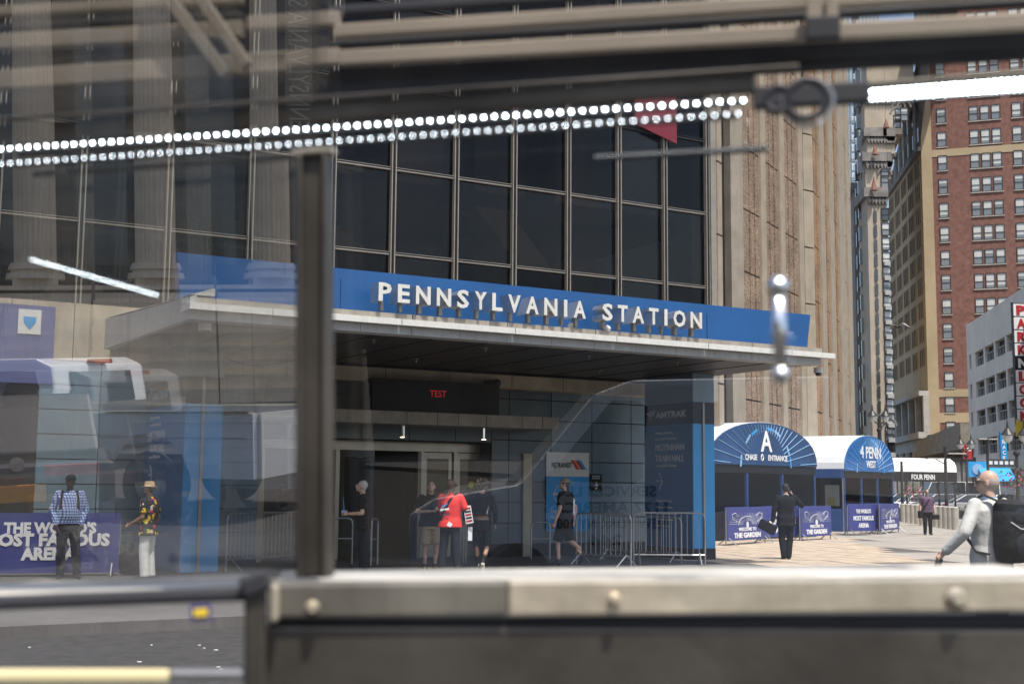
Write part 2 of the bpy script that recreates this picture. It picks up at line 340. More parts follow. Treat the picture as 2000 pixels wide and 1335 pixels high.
# left lower wall: cream stone above tiles
YL=2.95; xl0=S.hit(-150,900,YL)[0]; xl1=S.hit(505,900,YL)[0]
zc=4.2; ztop=S.hit(150,592,YL)[1]
xx=xl0
cj=[xl0]+[S.hit(u,650,YL)[0] for u in (20,144,290,430)]+[xl1]
for a,b in zip(cj[:-1],cj[1:]):
    B(a+.008,b-.008,YL,YC-.2,zc,ztop).build('stone_block',C['cream'],T)
B(xl0,xl1,YL+.05,YC-.25,0,zc).build('wall_core',C['black'],T)
Z0,TH=.15,.505
vx=[S.hit(u,900,YL)[0] for u in (120,190,305,372,445)]
step=1.22; xg=S.hit(190,900,YL)[0]; xa=xg
while xa>S.hit(110,900,YL)[0]: xa-=step
x=xa; tm=[C['tile'],C['tiled']]
while x<xl1-.05:
    xb=min(x+step,xl1)
    for k in range(8):
        za=Z0+k*TH; zb=min(za+TH,zc-.02)
        B(x+.012,xb-.012,YL-.02-.004*random.random(),YL+.045,za+.012,zb-.012).build('wall_tile',C['tile'],T)
    x+=step
B(xl0,xl1,YL-.03,YL+.04,0,Z0-.01).build('plinth',C['black'],T)
# large lilac poster on far left wall
pz0=S.hit(50,1005,YL)[1]; px1,pz1=S.hit(108,600,YL)
B(px1-4.2,px1,YL-.06,YL-.01,S.hit(50,748,YL)[1],pz1).build('wall_poster',C['lilac'],T)
# round pin sign printed on poster
q=S.hit(58,628,YL-.07); MB().box(q[0]-.22,q[0]+.22,YL-.075,YL-.062,q[1]-.25,q[1]+.25).build('poster_emblem',C['white'],T)
MB().prism([(q[0]-.12,q[1]),(q[0],q[1]-.16),(q[0]+.12,q[1]),(q[0]+.12,q[1]+.1),(q[0]-.12,q[1]+.1)],YL-.085,YL-.076).build('poster_emblem',C['bluep'],T)
# entry wall on the right: tiles
YW=3.0; xw0=S.hit(958,1000,YW)[0]; xw1=S.hit(1292,1000,YW)[0]+1.2
B(xw0,xw1,YW+.06,YC-.02,0,5.2).build('wall_core',C['black'],T)
xg=S.hit(1232,950,YW)[0]; xa=xg
while xa-step>xw0-.3: xa-=step
x=xa-step
while x<xw1-.05:
    a,b=max(x,xw0),min(x+step,xw1)
    if b-a>.05:
        for k in range(9):
            za=.3+k*TH if k else .3; zb=min(za+TH,4.2)
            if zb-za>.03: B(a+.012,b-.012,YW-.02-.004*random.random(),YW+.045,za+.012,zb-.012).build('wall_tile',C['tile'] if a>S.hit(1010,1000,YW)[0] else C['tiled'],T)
    x+=step
B(xw0,xw1,YW-.03,YW+.04,0,.29).build('plinth',C['black'],T)
xp=S.hit(1018,1000,YW)[0]; B(xp,xp+.24,YW-.1,YW-.03,0,S.hit(1020,885,YW)[1]).build('pilaster',C['cream'],T)
# cream beams along the top of the entry wall
YB=2.4; zb0=S.hit(1255,772,YB)[1]; zb1=S.hit(1255,748,YB)[1]
bj=[S.hit(u,740,YB)[0] for u in (425,475,560,655,753,878,1000,1100,1190)]+[xw1]
for a,b in zip(bj[:-1],bj[1:]):
    B(a+.01,b-.01,YB,YB+.6,zb0,zb1).build('beam_panel',C['cream'],T)
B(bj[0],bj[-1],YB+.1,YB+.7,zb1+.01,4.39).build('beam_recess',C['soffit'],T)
# upper dark tile wall above the doors
x=xl1
YD=3.6
while x<xw0:
    b=min(x+1.22,xw0)
    for k in range(3):
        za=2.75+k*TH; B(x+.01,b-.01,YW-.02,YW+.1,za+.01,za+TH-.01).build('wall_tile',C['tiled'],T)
    x+=1.22
# grey beam over doors
YG=1.7; gz0=S.hit(1085,838,YG)[1]; gz1=S.hit(1085,815,YG)[1]
gj=[S.hit(u,820,YG)[0] for u in (505,600,655,795,855,895,950,1020,1060,1092)]
for a,b in zip(gj[:-1],gj[1:]): B(a+.008,b-.008,YG,YW-.08,gz0,gz1).build('canopy_beam_panel',C['ledge'],T)
# destination screen
sx0,sz1=S.hit(728,745,2.0); sx1,sz0=S.hit(975,800,2.0); sz1=S.hit(975,752,2.0)[1]
scn=B(sx0,sx1,2.0,2.35,gz1+.02,sz1+.02).build('display_screen',C['black'],T)
q=S.hit(855,775,2.0); txt('screen_lettering','TEST',q[0],1.985,q[1],.16,redled,scn,wd=.42,depth=.01)
# downlights on the beam
for u,v in ((786,838),(945,843)):
    x,z=S.hit(u,v,1.9); MB().tube((x,1.9,gz0-.02),(x,1.9,gz0-.28),.05,.055,8).build('downlight',C['chrome'],T)
    MB().tube((x,1.9,gz0-.281),(x,1.9,gz0-.29),.05,.05,8).build('downlight_bulb',lampe,T)
q=S.hit(968,747,2.3); MB().ball((q[0],2.25,q[1]-.02),.11,.11,.11).tube((q[0]-.3,2.3,q[1]),(q[0],2.25,q[1]),.05).build('wall_camera',C['dark'],T)
# doors
dh=S.hit(860,882,YD)[1]; hb=S.hit(860,866,YD)[1]; hx0=xl1; hx1=S.hit(955,1000,YD)[0]
B(hx0,hx1,YD-.05,YD+.1,dh,hb).build('door_header',C['inox'],T)
B(hx0,hx1,YD,YD+.05,hb+.01,gz1).build('transom_glass',C['cglass'],T)
for u in (508,655,700,820,886,950):
    x=S.hit(u,1000,YD)[0]; B(x-.05,x+.05,YD-.08,YD+.12,0,dh-.005).build('door_post',C['inox'],T)
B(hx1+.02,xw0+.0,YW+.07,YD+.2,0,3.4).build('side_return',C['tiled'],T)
B(hx0,hx0+.1,YL,YD,0,4.2).build('side_return',C['cream'],T)
MB().box(hx0,xw0+7,YD+4.2,YD+4.4,0,3.4).box(xw0+6.9,xw0+7,YD+.3,YD+4.19,0,3.4).box(hx0-.1,hx0-.02,YD+.3,YD+4.19,0,3.4).box(hx0,xw0+7,YD+.15,YD+4.4,3.41,3.6).build('lobby_wall',C['room'],T)
def door(x,ang,wd,flip=False):
    d=link(bpy.data.objects.new('door',MB().box(0,.09,0,.05,0,dh-.02).box(wd-.09,wd,0,.05,0,dh-.02).box(.09,wd-.09,0,.05,0,.32).box(.09,wd-.09,0,.05,dh-.17,dh-.02).box(.09,wd-.09,0,.05,.95,1.03).mesh()),T)
    d.data.materials.append(C['inox']); d.location=(x,YD-.02,0); d.rotation_euler=(0,0,ang)
    B(.095,wd-.095,.02,.03,1.04,dh-.18).build('door_glass',C['cglass'],d); B(.095,wd-.095,.015,.035,.33,.94).build('kick_panel',C['inox'],d)
    MB().tube((wd-.12 if not flip else .12,-.06,.9),(wd-.12 if not flip else .12,-.06,1.25),.015).build('door_handle',C['chrome'],d); return d
xA=S.hit(825,1000,YD)[0]; xB=S.hit(884,1000,YD)[0]; xC=S.hit(888,1000,YD)[0]; xD=S.hit(947,1000,YD)[0]
door(xA,0,xB-xA-.05); dd=door(xC+.03,0,xD-xC-.06,True)
x=S.hit(917,946,YD)[0]-xC; z=S.hit(917,946,YD)[1]; st_=MB(basis((1,0,0),(0,0,1),(0,-1,0),(x,-.004,z))); st_.tube((0,0,0),(0,0,.006),.085,.085,16); st_.build('push_sticker',C['yellow'],dd)
B(x+.05,x+.17,-.006,-.002,z-.52,z-.36).build('warning_sticker',C['red'],dd)
xo=S.hit(817,1000,YD)[0]; door(xo,R(180+62),.95); xo=S.hit(662,1000,YD)[0]; door(xo,R(-50),.85)
B(xo+.4,xo+.58,YD-.5,YD-.49,.98,1.14).build('warning_sticker',C['red'],T)
# posters on entry wall
x0,z1=S.hit(1067,882,YW-.05); x1,_=S.hit(1150,882,YW-.05); z0=S.hit(1110,1037,YW-.05)[1]; zm=S.hit(1110,930,YW-.05)[1]
B(x0,x1,YW-.06,YW-.03,zm,z1).build('transit_poster_top',C['whitec'],T); B(x0,x1,YW-.06,YW-.03,z0,zm-.001).build('transit_poster_base',C['bluep'],T)
wp=x1-x0; u0=x0
txt('poster_lettering','NJTRANSIT',u0+.12*wp,YW-.067,zm+.37*(z1-zm),.13,C['black'],T,wd=.47*wp,al='l',bold=.015)
for k,c in enumerate(['red','orange','purple','bluep']):
    xs_=u0+.56*wp+k*.06*wp; zz0=zm+.3*(z1-zm); zz1=zm+.68*(z1-zm)
    MB().prism([(xs_+.14*wp,zz0),(xs_+.2*wp,zz0),(xs_+.06*wp,zz1),(xs_,zz1)],YW-.07,YW-.062).build('transit_emblem',C[c],T)
def arrow(cx,cz,s,y,par,m,dirn=1,Mx=None):
    pts=[((-.5,0),(.45,0)),((.45,0),(.0,.75)),((.45,0),(.0,-.75)),((-.5,.1),(.33,.1)),((-.12,.75),(.0,.75))]
    mb=MB(Mx if Mx is not None else basis((1,0,0),(0,0,1),(0,-1,0),(cx,y,cz)))
    for a,b in pts: mb.tube((a[0]*s*dirn,a[1]*s,0),(b[0]*s*dirn,b[1]*s,0),.012,.012,4)
    return mb.build('arrow',m,par)
arrow(u0+.25*wp,zm-.33*(zm-z0),.28,YW-.07,T,C['wtext'],-1)
for k,s in enumerate(('Ent','New','ser')): txt('poster_lettering',s,u0+.1*wp,YW-.067,zm-(.66+.115*k)*(zm-z0),.09,C['wtext'],T,al='l')
x0,z1=S.hit(1152,925,YW-.05); x1,z0=S.hit(1175,957,YW-.05)
B(x0,x1,YW-.06,YW-.03,z0,z1).build('elevator_sign',C['fdark'],T)
for k,(s,h) in enumerate((('PASSENGER',.035),('ELEVATOR',.035))): txt('sign_lettering',s,(x0+x1)/2,YW-.067,z1-.07-.055*k,h,C['wtext'],T)
arrow((x0+x1)/2,z0+.13,.1,YW-.07,T,C['wtext'],1)
MB().prism([((x0+x1)/2-.05,z0+.07),((x0+x1)/2,z0+.02),((x0+x1)/2+.05,z0+.07)],YW-.07,YW-.062).build('arrow',C['wtext'],T)
# ---------------- concrete panel wing of the arena ----------------
inv=Matrix.Rotation(-S.a,4,'Z')@Matrix.Translation(-S.o)
SW=lambda D:D*1.1 if D<39.7 else D*1.25
def P2(u,D): p=at(u,700,SW(D)); return V((p.x,p.y,0))
zj0=at(1445,286,50.6).z; zj=[zj0+2.56*k for k in range(-6,5)]; ZT=zj[-1]+2.56
def panel(u0,D0,u1,D1,m,nm,thk=.4,off=0,z0=0.0,z1=None,joints=True,ribs=0,hz=None):
    a,b=P2(u0,D0),P2(u1,D1); d=(b-a).normalized(); n=V((d.y,-d.x,0)); zz=[z0]+[z for z in (hz or zj) if z>z0+.3]+([] if hz else [ZT])
    L=(b-a).length
    mb0=basis(d,(0,0,1),n,a+n*off); g=.0 if not joints else .035
    for za,zb in (zip(zz[:-1],zz[1:]) if joints else [(z0,ZT)]):
        mb=MB(inv@mb0); mb.box(0,L,za+g,zb-g,-thk,0)
        for r in range(ribs):
            xr=L*(r+1)/(ribs+1); mb.box(xr-.025,xr+.025,za+g,zb-g,0.001,.05)
        mb.build(nm,m,T)
D=40.3
panel(1376,38.3,1383,38.8,C['lgrey'],'edge_strip',joints=False)
panel(1383,38.8,1398,39.4,C['aggr'],'aggregate_panel'); panel(1398,39.25,1407,39.6,C['rib'],'concrete_rib',thk=.3,off=.12)
panel(1408,40.6,1431,40.9,C['ribg'],'concrete_panel',hz=[at(1420,238,50.9).z+1.25*k for k in range(-10,12)])
panel(1431,39.9,1455.5,40.3,C['ribg'],'concrete_pier',thk=1.2,joints=False)
seg=[(1456,1487,'a'),(1487,1497,'r'),(1497,1525,'a'),(1525,1534,'r'),(1534,1562,'a'),(1562,1571,'r')]
dd_=lambda u: 40.45+(46.4-40.45)*((u-1456)/(1575-1456))**1.12
for a,b,k in seg:
    if k=='a': panel(a,dd_(a),b,dd_(b),C['aggr'],'aggregate_panel',ribs=2)
    else: panel(a,dd_(a),b,dd_(b),C['rib'],'concrete_rib',thk=.5,off=.09,joints=False)
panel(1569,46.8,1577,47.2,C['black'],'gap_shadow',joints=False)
panel(1575.5,46.2,1594.5,46.5,C['rib'],'concrete_pier',thk=1.0,hz=[at(1585,v,58).z for v in (704,594,484,373,263,153)][0:6])
seg=[(1595,1605,'a'),(1605,1613,'r'),(1613,1623,'a'),(1623,1631,'r'),(1631,1641,'a'),(1641,1651,'r'),(1651,1657,'r2'),(1657,1662,'r'),(1662,1668,'r2')]
d2=lambda u: 46.7+8.2*((u-1595)/60)**1.15
for a,b,k in seg:
    if k=='a': panel(a,d2(a),b,d2(b),C['aggo'],'aggregate_panel',ribs=1)
    else: panel(a,d2(a),b,d2(b),C['rib'],'concrete_rib',thk=.5,off=.1 if k=='r' else .0,joints=(k=='r2'))
a,b=P2(1668,d2(1668)),V((16.5,85,0)); q=[inv@p for p in (P2(1383,39.6)+V((.2,1,0)),P2(1431,41.6)+V((0,.3,0)),P2(1456,41.6)+V((-.5,.3,0)),P2(1575,47.4)+V((-.7,0,0)),P2(1660,55.5)+V((-.9,0,0)),b,V((0,110,0)),V((-12,85,0)))]
MB().prism([(p.x,p.y) for p in q],0,ZT,axis='z').build('drum_core',C['black'],T)
# ---------------- entrance canopy ----------------
CT=thing('entrance_canopy','wide entrance canopy with white edge trim and long blue board over the doors','canopy',S.o,S.a)
YF=-3.5
cx=[S.hit(u,v,YF)[0] for u,v in ((370,598),(533,610),(785,628),(1007,644),(1205,659),(1384,673),(1547,687),(1632,694))]
for a,b in zip(cx[:-1],cx[1:]):
    B(a+.008,b-.008,YF,YF+.5,4.555,4.665).build('edge_trim',C['white'],CT)
xa,xb=cx[0]+.12,cx[-1]-.3
n=14
for k in range(n):
    a=xa+(xb-xa)*k/n; b=xa+(xb-xa)*(k+1)/n; B(a+.004,b-.004,YF+.14,YF+.5,4.40,4.548).build('fascia_panel',C['lgrey'],CT)
for k in range(7):
    a=xa+(xb-xa)*k/7; b=xa+(xb-xa)*(k+1)/7; B(a+.01,b-.01,YF+.10,YF+.6,4.672,4.77).build('ledge_panel',C['ledge'],CT)
B(xa,xb,YF+.3,YF+.34,4.775,4.80).build('ledge_flashing',C['white'],CT)
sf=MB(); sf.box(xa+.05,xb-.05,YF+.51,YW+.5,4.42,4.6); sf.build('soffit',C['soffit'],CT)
sf=MB(); sf.box(xa+.05,xb-.05,YF+.61,YC-.2,4.61,4.74); sf.build('roof',C['ledge'],CT)
for k in range(1,5):
    xj=bx0+(bx1-bx0)*k/5 if False else xa+(xb-xa)*k/5; B(xj-.004,xj+.004,YF+.612,YF+.618,4.86,5.40).build('board_seam',C['black'],CT)
for k in range(1,12):
    xj=xa+(xb-xa)*k/12; B(xj-.012,xj+.012,YF+.6,YW-.7,4.409,4.419).build('soffit_joint',C['black'],CT)
# left side parapet curving up and back
prev=None
for k in range(8):
    y0=YF+.1+k*.72; y1=y0+.72; xk=lambda y:xa-.02-.02*(y-YF)
    h=lambda y:4.8+.035*(y-YF)**1.1
    mb=MB(); mb.rings([[(xk(y)-.06,y,4.40),(xk(y)+.05,y,4.40),(xk(y)+.05,y,h(y)),(xk(y)-.06,y,h(y)-.03)] for y in (y0+.005,y1-.005)]); mb.build('side_panel',C['lgrey'],CT)
    mb=MB(); mb.rings([[(xk(y)-.05,y,h(y)+.002),(xk(y)+.3,y,h(y)+.13),(xk(y)+.36,y,h(y)+.13),(xk(y)+.36,y,h(y)+.005)] for y in (y0+.005,y1-.005)]); mb.build('side_coping',C['lgrey'],CT)
# blue board and lettering
YS=YF+.62
bx0,_=S.hit(345,500,YS); bx1,zb=S.hit(1583,628,YS); ztb=S.hit(1000,557,YS)[1]; bb=4.79
bo=MB(); bo.prism([(bx0+.09,bb),(bx1-.12,bb),(bx1,ztb),(bx0,ztb)],YS,YS+.25); brd=bo.build('sign_board',C['blueb'],CT)
us=[(737,549),(775,554),(815,559),(858,564),(899,570),(930,573),(973,577),(1003,581),(1033,584),(1072,590),(1112,594),(1125,596),(1178,602),(1214,606),(1235,609),(1268,611),(1300,614),(1317,616),(1349,620)]
letters='PENNSYLVANIASTATION'
xs0=S.hit(737,565,YF)[0]; xs1=S.hit(1370,640,YF)[0]
zt_=S.hit(748,549,YF+.2)[1]; zb_=S.hit(748,586,YF+.2)[1]; zt2=S.hit(1355,617,YF+.2)[1]; zb2=S.hit(1355,646,YF+.2)[1]
hh=((zt_-zb_)+(zt2-zb2))/2; zb_=(zb_+zb2)/2
adv={'P':.62,'E':.58,'N':.72,'S':.6,'Y':.62,'L':.54,'V':.66,'A':.68,'I':.34,'T':.58,'O':.76,' ':.38}
seq='PENNSYLVANIA STATION'; tot=sum(adv[c] for c in seq)+.22*(len(seq)-1); X=xs0; sc1=(xs1-xs0)/tot
for c in seq:
    wl=adv[c]*sc1
    if c!=' ':
        o=txt('sign_letter',c,X+wl/2,YF+.15,zb_,hh,C['steel'],CT,wd=wl*(.92 if c!='I' else .5),depth=.36,bold=.03)
        B(X+wl*.4,X+wl*.6,YF+.09,YF+.2,4.80,zb_-.004).build('letter_foot',C['mull'],CT)
        o2=txt('letter_face',c,X+wl/2,YF-.035,zb_,hh,C['white'],CT,wd=wl*(.92 if c!='I' else .5),depth=.006,bold=.03)
    X+=wl+.22*sc1
# side stubs behind letters, litter, domes, downlights
for u in (1118,1185): 
    x,z=S.hit(u,633,YF+.2); MB().ball((x,YF+.2,4.83),.11,.06,.07,7,4).build('stuck_paper',C['wtext'],CT)
for u,v,r in ((401,618,.11),(1598,718,.1)):
    x,z=S.hit(u,v,YF+.5); d=MB().tube((x,YF+.5,4.39),(x,YF+.5,4.27),r,r,14).build('dome_camera',C['whitec'],CT); MB().ball((x,YF+.5,4.27),r*.75,None,r*.8,12,6,-1,0).build('camera_lens',C['cglass'],d)
for u,v,y in ((457,641,-2.6),(730,662,-2.4),(948,680,-2.3),(1150,694,-2.2),(1322,708,-2.2),(812,706,0.5),(1170,732,0.5),(560,690,.8)):
    x,z=S.hit(u,v,y); MB().tube((x,y,4.405),(x,y,4.32),.028,.028,8).tube((x,y,4.405),(x,y,4.395),.09,.09,12).build('soffit_light',C['inox'],CT)
mb=MB(); 
for k in range(16):
    t0,t1=k/16,(k+1)/16; x0=S.hit(430,700,YB)[0]; x1=S.hit(560,700,YB)[0]
    mb.tube((x0+(x1-x0)*t0,YB-.1,4.38-.14*math.sin(math.pi*t0)),(x0+(x1-x0)*t1,YB-.1,4.38-.14*math.sin(math.pi*t1)),.02,.02,5)
mb.build('hanging_cable',C['rubber'],CT)
# ---------------- the two advertising pillars ----------------
for (x,lab,bk) in ((S.hit(355,1000,0)[0],'blue station pillar with rail service notice, the left and nearer one under the canopy',0),(S.hit(1355,1000,0)[0],'blue station pillar with rail service notice, beside the crowd barriers right of the doors',1)):
    P=thing('station_pillar',lab,'pillar',S.w(x,0),S.a,'blue pillars carrying the canopy'); Wd,Dp=(.73,2.9) if not bk else (.64,1.95)
    B(0,Wd,0,Dp,3.74,4.419).build('upper_cladding',C['tile'],P); B(-.004,Wd+.004,-.004,Dp+.004,3.22,3.738).build('logo_band',C['black'],P)
    z0=.27 if bk else .02
    B(0,Wd,0,Dp,z0,3.218).build('blue_cladding',C['bluep'],P)
    if bk: B(-.006,Wd+.006,-.006,Dp+.006,0,.268).build('base_band',C['black'],P)
    B(-.012,-.001,.002,Dp-.002,z0+.01,3.2).build('notice_panel',C['blued'],P)  # side face painted darker blue to carry its shade
    if True: B(Wd*.42,Wd*.5,-.04,-.006,.02,3.72).build('metal_strip',C['mull'],P)
    def side(y,z): return basis((0,-1,0),(0,0,1),(-1,0,0),(-.02,y,z))
    Y0=Dp-.32 if bk else Dp-.25
    # logo
    mb=MB(side(Dp-.05,3.44))
    for k in range(3):
        a=k*.09; mb.add([(.02+a,.1,0),(.3+a*.8,.17,0),(.2+a*.9,.0+.02*k,0),(.15+a,-.12,0),(.17+a,.02,0)],[(0,4,3,2,1)])
    mb.build('rail_emblem',C['gtext'],P)
    txt('logo_lettering','AMTRAK',0,0,0,.16,C['wtext'],P,wd=1.25,al='l',Mx=side(Dp-.48,3.40),bold=.02)
    for s,z,h,wd in (('Amtrak services',3.0,.075,.7),('are now located at',2.86,.075,.85),('MOYNIHAN',2.6,.17,1.15),('TRAIN HALL',2.33,.17,1.15),('across 8th Avenue',2.2,.075,.85),
                     ('Amtrak Ticketing',1.35,.06,.66),('Baggage Services',1.2,.06,.68),('Metropolitan Lounge',1.05,.06,.84),('Customer Service',.9,.06,.68),('Lost & Found',.75,.06,.5)):
        txt('notice_lettering',s,0,0,0,h,C['wtext'],P,wd=wd,al='l',Mx=side(Y0-.15,z))
    arrow(0,0,.27,0,P,C['gtext'],1,side(Y0-.3,1.85))
# ---------------- entrance tents ----------------
def tent(a,b,zb,zt,ln,lab,lines,scallop):
    a=V((a.x,a.y,0)); b=V((b.x,b.y,0)); L=(b-a).length; ang=math.atan2(b.y-a.y,b.x-a.x)
    t=thing('entrance_tent',lab,'tent',a,ang,'barrel roofed tents at the arena entrance')
    zv=zb; n=22; rise=zt-zb
    arc=[(L/2-L/2*math.cos(math.pi*k/n),zv+rise*(math.sin(math.pi*k/n)**.86)) for k in range(n+1)]
    base=.32
    gab=MB(); gab.prism([(0,zv-.02)]+[(x,z+0) for x,z in arc[0:]]+[(L,zv-.02)],-.02,.03); gab.build('gable_panel',C['canvasp' if scallop else 'canvasd'],t)
    # roof shell
    mb=MB(); mb.rings([[(x,y,z+.02) for x,z in arc]+[(x*.97+.015*L,y,z-.03) for x,z in reversed(arc)] for y in (.035,ln)]); mb.build('roof_canvas',C['canvasw'],t,smooth=False)
    # valances
    B(-.03,-.005,.035,ln,zv-base,zv+.05).build('side_valance',C['canvasb'],t); B(L+.005,L+.03,.035,ln,zv-base,zv+.05).build('side_valance',C['canvasb'],t)
    cx,cz=L/2,zv-.1
    mb=MB()
    for k in range(27):
        q=math.pi*(k+.5)/27; dx,dz=math.cos(q),math.sin(q)
        # limit to arc
        tt=.35
        while tt<6:
            x,z=cx+dx*tt,cz+dz*tt
            if x<.04 or x>L-.04: break
            s=math.acos(max(-1,min(1,(L/2-x)/(L/2)))); 
            if z>zv+rise*(math.sin(s)**.86)-.05: break
            tt+=.04
        r0=max((.62 if scallop else .85)*rise,(zv+.03-cz)/max(dz,.05)); 
        if r0<tt-.04: mb.tube((cx+dx*r0,-.03,cz+dz*r0),(cx+dx*(tt-.04),-.03,cz+dz*(tt-.04)),.012,.012,4)
    mb.build('printed_rays',C['rays'],t)
    for k in range(10):
        q=math.pi*(k+.5)/10; r=rise*1.02; w_=.1; 
        if abs(math.cos(q))*r>L/2-.3: continue
        mb=MB(basis((math.sin(q),0,-math.cos(q)),(math.cos(q),0,math.sin(q)),(0,-1,0),(cx+math.cos(q)*r*1.1,-.026,cz+math.sin(q)*r*.92)))
        if k%3!=2: mb.box(-.2,.2,-.05,.04,0,.004); mb.build('printed_block',C['rays'] if k%2 else C['bluep'],t)
    for s,z,h,wd in lines: txt('tent_lettering',s,cx,-.036,z,h,C['wtext'],t,wd=wd,bold=.02)
    for x in (0.02,L-.02):
        for y in (.1,ln-.1): MB().tube((x,y,0),(x,y,zv-.02),.035,.035,8).build('tent_pole',C['galv'],t)
    # front frame: dark lintel, clear curtains, solid skirt
    B(.05,L-.05,.02,.07,zv-.3,zv-.03).build('lintel',C['black'],t)
    m=.0
    nb=3 if L>5 else 2
    for k in range(nb):
        x0=.06+(L-.12)*k/nb; x1=.06+(L-.12)*(k+1)/nb
        B(x0+.06,x1-.06,.05,.06,.95,zv-.31).build('clear_curtain',GC,t); B(x0-.05,x0+.05,.03,.1,0,zv-.3).build('curtain_frame',C['canvasb'],t)
    B(L-.12,L-.04,.03,.1,0,zv-.3).build('curtain_frame',C['canvasb'],t)
    B(.05,L-.05,.035,.055,.02,.94).build('skirt_panel',C['canvasb'] if scallop else C['black'],t)
    for k in range(2):
        y0=.1+k*(ln-.2)/2; y1=y0+(ln-.2)/2; B(.0,.012,y0+.06,y1-.06,.95,zv-.33).build('clear_curtain',GC,t); B(-.01,.03,y0,y1,.02,.93).build('skirt_panel',C['canvasb'],t)
        B(L-.012,L,y0+.06,y1-.06,.95,zv-.33).build('clear_curtain',GC,t)
    return t
GC=glass('clear_vinyl',.03,(.9,.9,.89),.05)
Ta,Tb=at(1385,905,41.5),at(1595,912,46.5)
tent(Ta,Tb,2.52,3.95,5.0,'blue entrance tent with a big white letter A and radiating printed rays',(('A',2.98,.72,.72),('CHASE          ENTRANCE',2.67,.19,2.7)),False)
L=(V((Tb.x,Tb.y))-V((Ta.x,Ta.y))).length
tn=[o for o in bpy.data.objects if o.name=='entrance_tent'][0]
mb=MB(basis((1,0,0),(0,0,1),(0,-1,0),(L/2-.27,-.03,2.76)))
for k in range(8):
    a0,a1=2*math.pi*(k+.08)/8,2*math.pi*(k+.92)/8; mb.tube((.07*math.cos(a0),.1*math.sin(a0),0),(.07*math.cos(a1),.1*math.sin(a1),0),.025,.025,4)
mb.build('round_emblem',C['wtext'],tn)
Tc,Td=at(1650,919,52.5),at(1746,923,57.5)
tent(Tc,Td,2.5,4.0,6.0,'blue entrance tent reading 4 PENN WEST, right of the one marked A',(('4 PENN',3.05,.5,2.5),('WEST',2.65,.3,1.2)),True)
# things inside/behind the tents
kb=foot(1615,56); k_=thing('ticket_booth','lit grey booth behind the clear curtain of the right blue tent','booth',kb,.3)
B(-.6,.6,-.4,.4,0,2.2).build('booth_body',C['room'],k_); B(-.35,.35,-.43,-.41,1.0,1.9).build('booth_window',C['blind'],k_); B(-.2,.1,-.45,-.432,1.0,1.35).build('booth_notice',C['yellow'],k_); B(-.7,.7,-.5,.5,2.21,2.3).build('booth_roof',C['dark'],k_)
# FOUR PENN awning
Wa,Wb=at(1738,938,78),at(1879,938,80); a=V((Wa.x,Wa.y,0)); L=Wb.x-Wa.x; t=thing('white_awning','white barrel awning with black valance reading FOUR PENN','awning',a,math.atan2(Wb.y-Wa.y,L))
z0=2.05; z1=at(1800,921,79).z; z2=at(1800,893,79).z
B(0,L,0,.05,z0+.2,z1).build('valance',C['black'],t)
prof=[(0,z1+.005),(.03,z1+.35),(.2,z1+.62),(.6,z2-.03),(1.4,z2),(3.2,z2),(3.8,z1+.005)]
for k in range(4):
    MB().prism(prof,L*k/4+.005,L*(k+1)/4-.005,axis='x').build('awning_canvas',C['pure'],t)
for k in range(5): x=.1+(L-.2)*k/4; MB().tube((x,.1,0),(x,.1,z0+.2),.06,.06).build('awning_post',C['dark'],t)
q=at(1801,937,78.9); txt('awning_lettering','FOUR PENN',L/2-.05,-.012,z0+.34,.32,C['wtext'],t,wd=1.75,bold=.02)
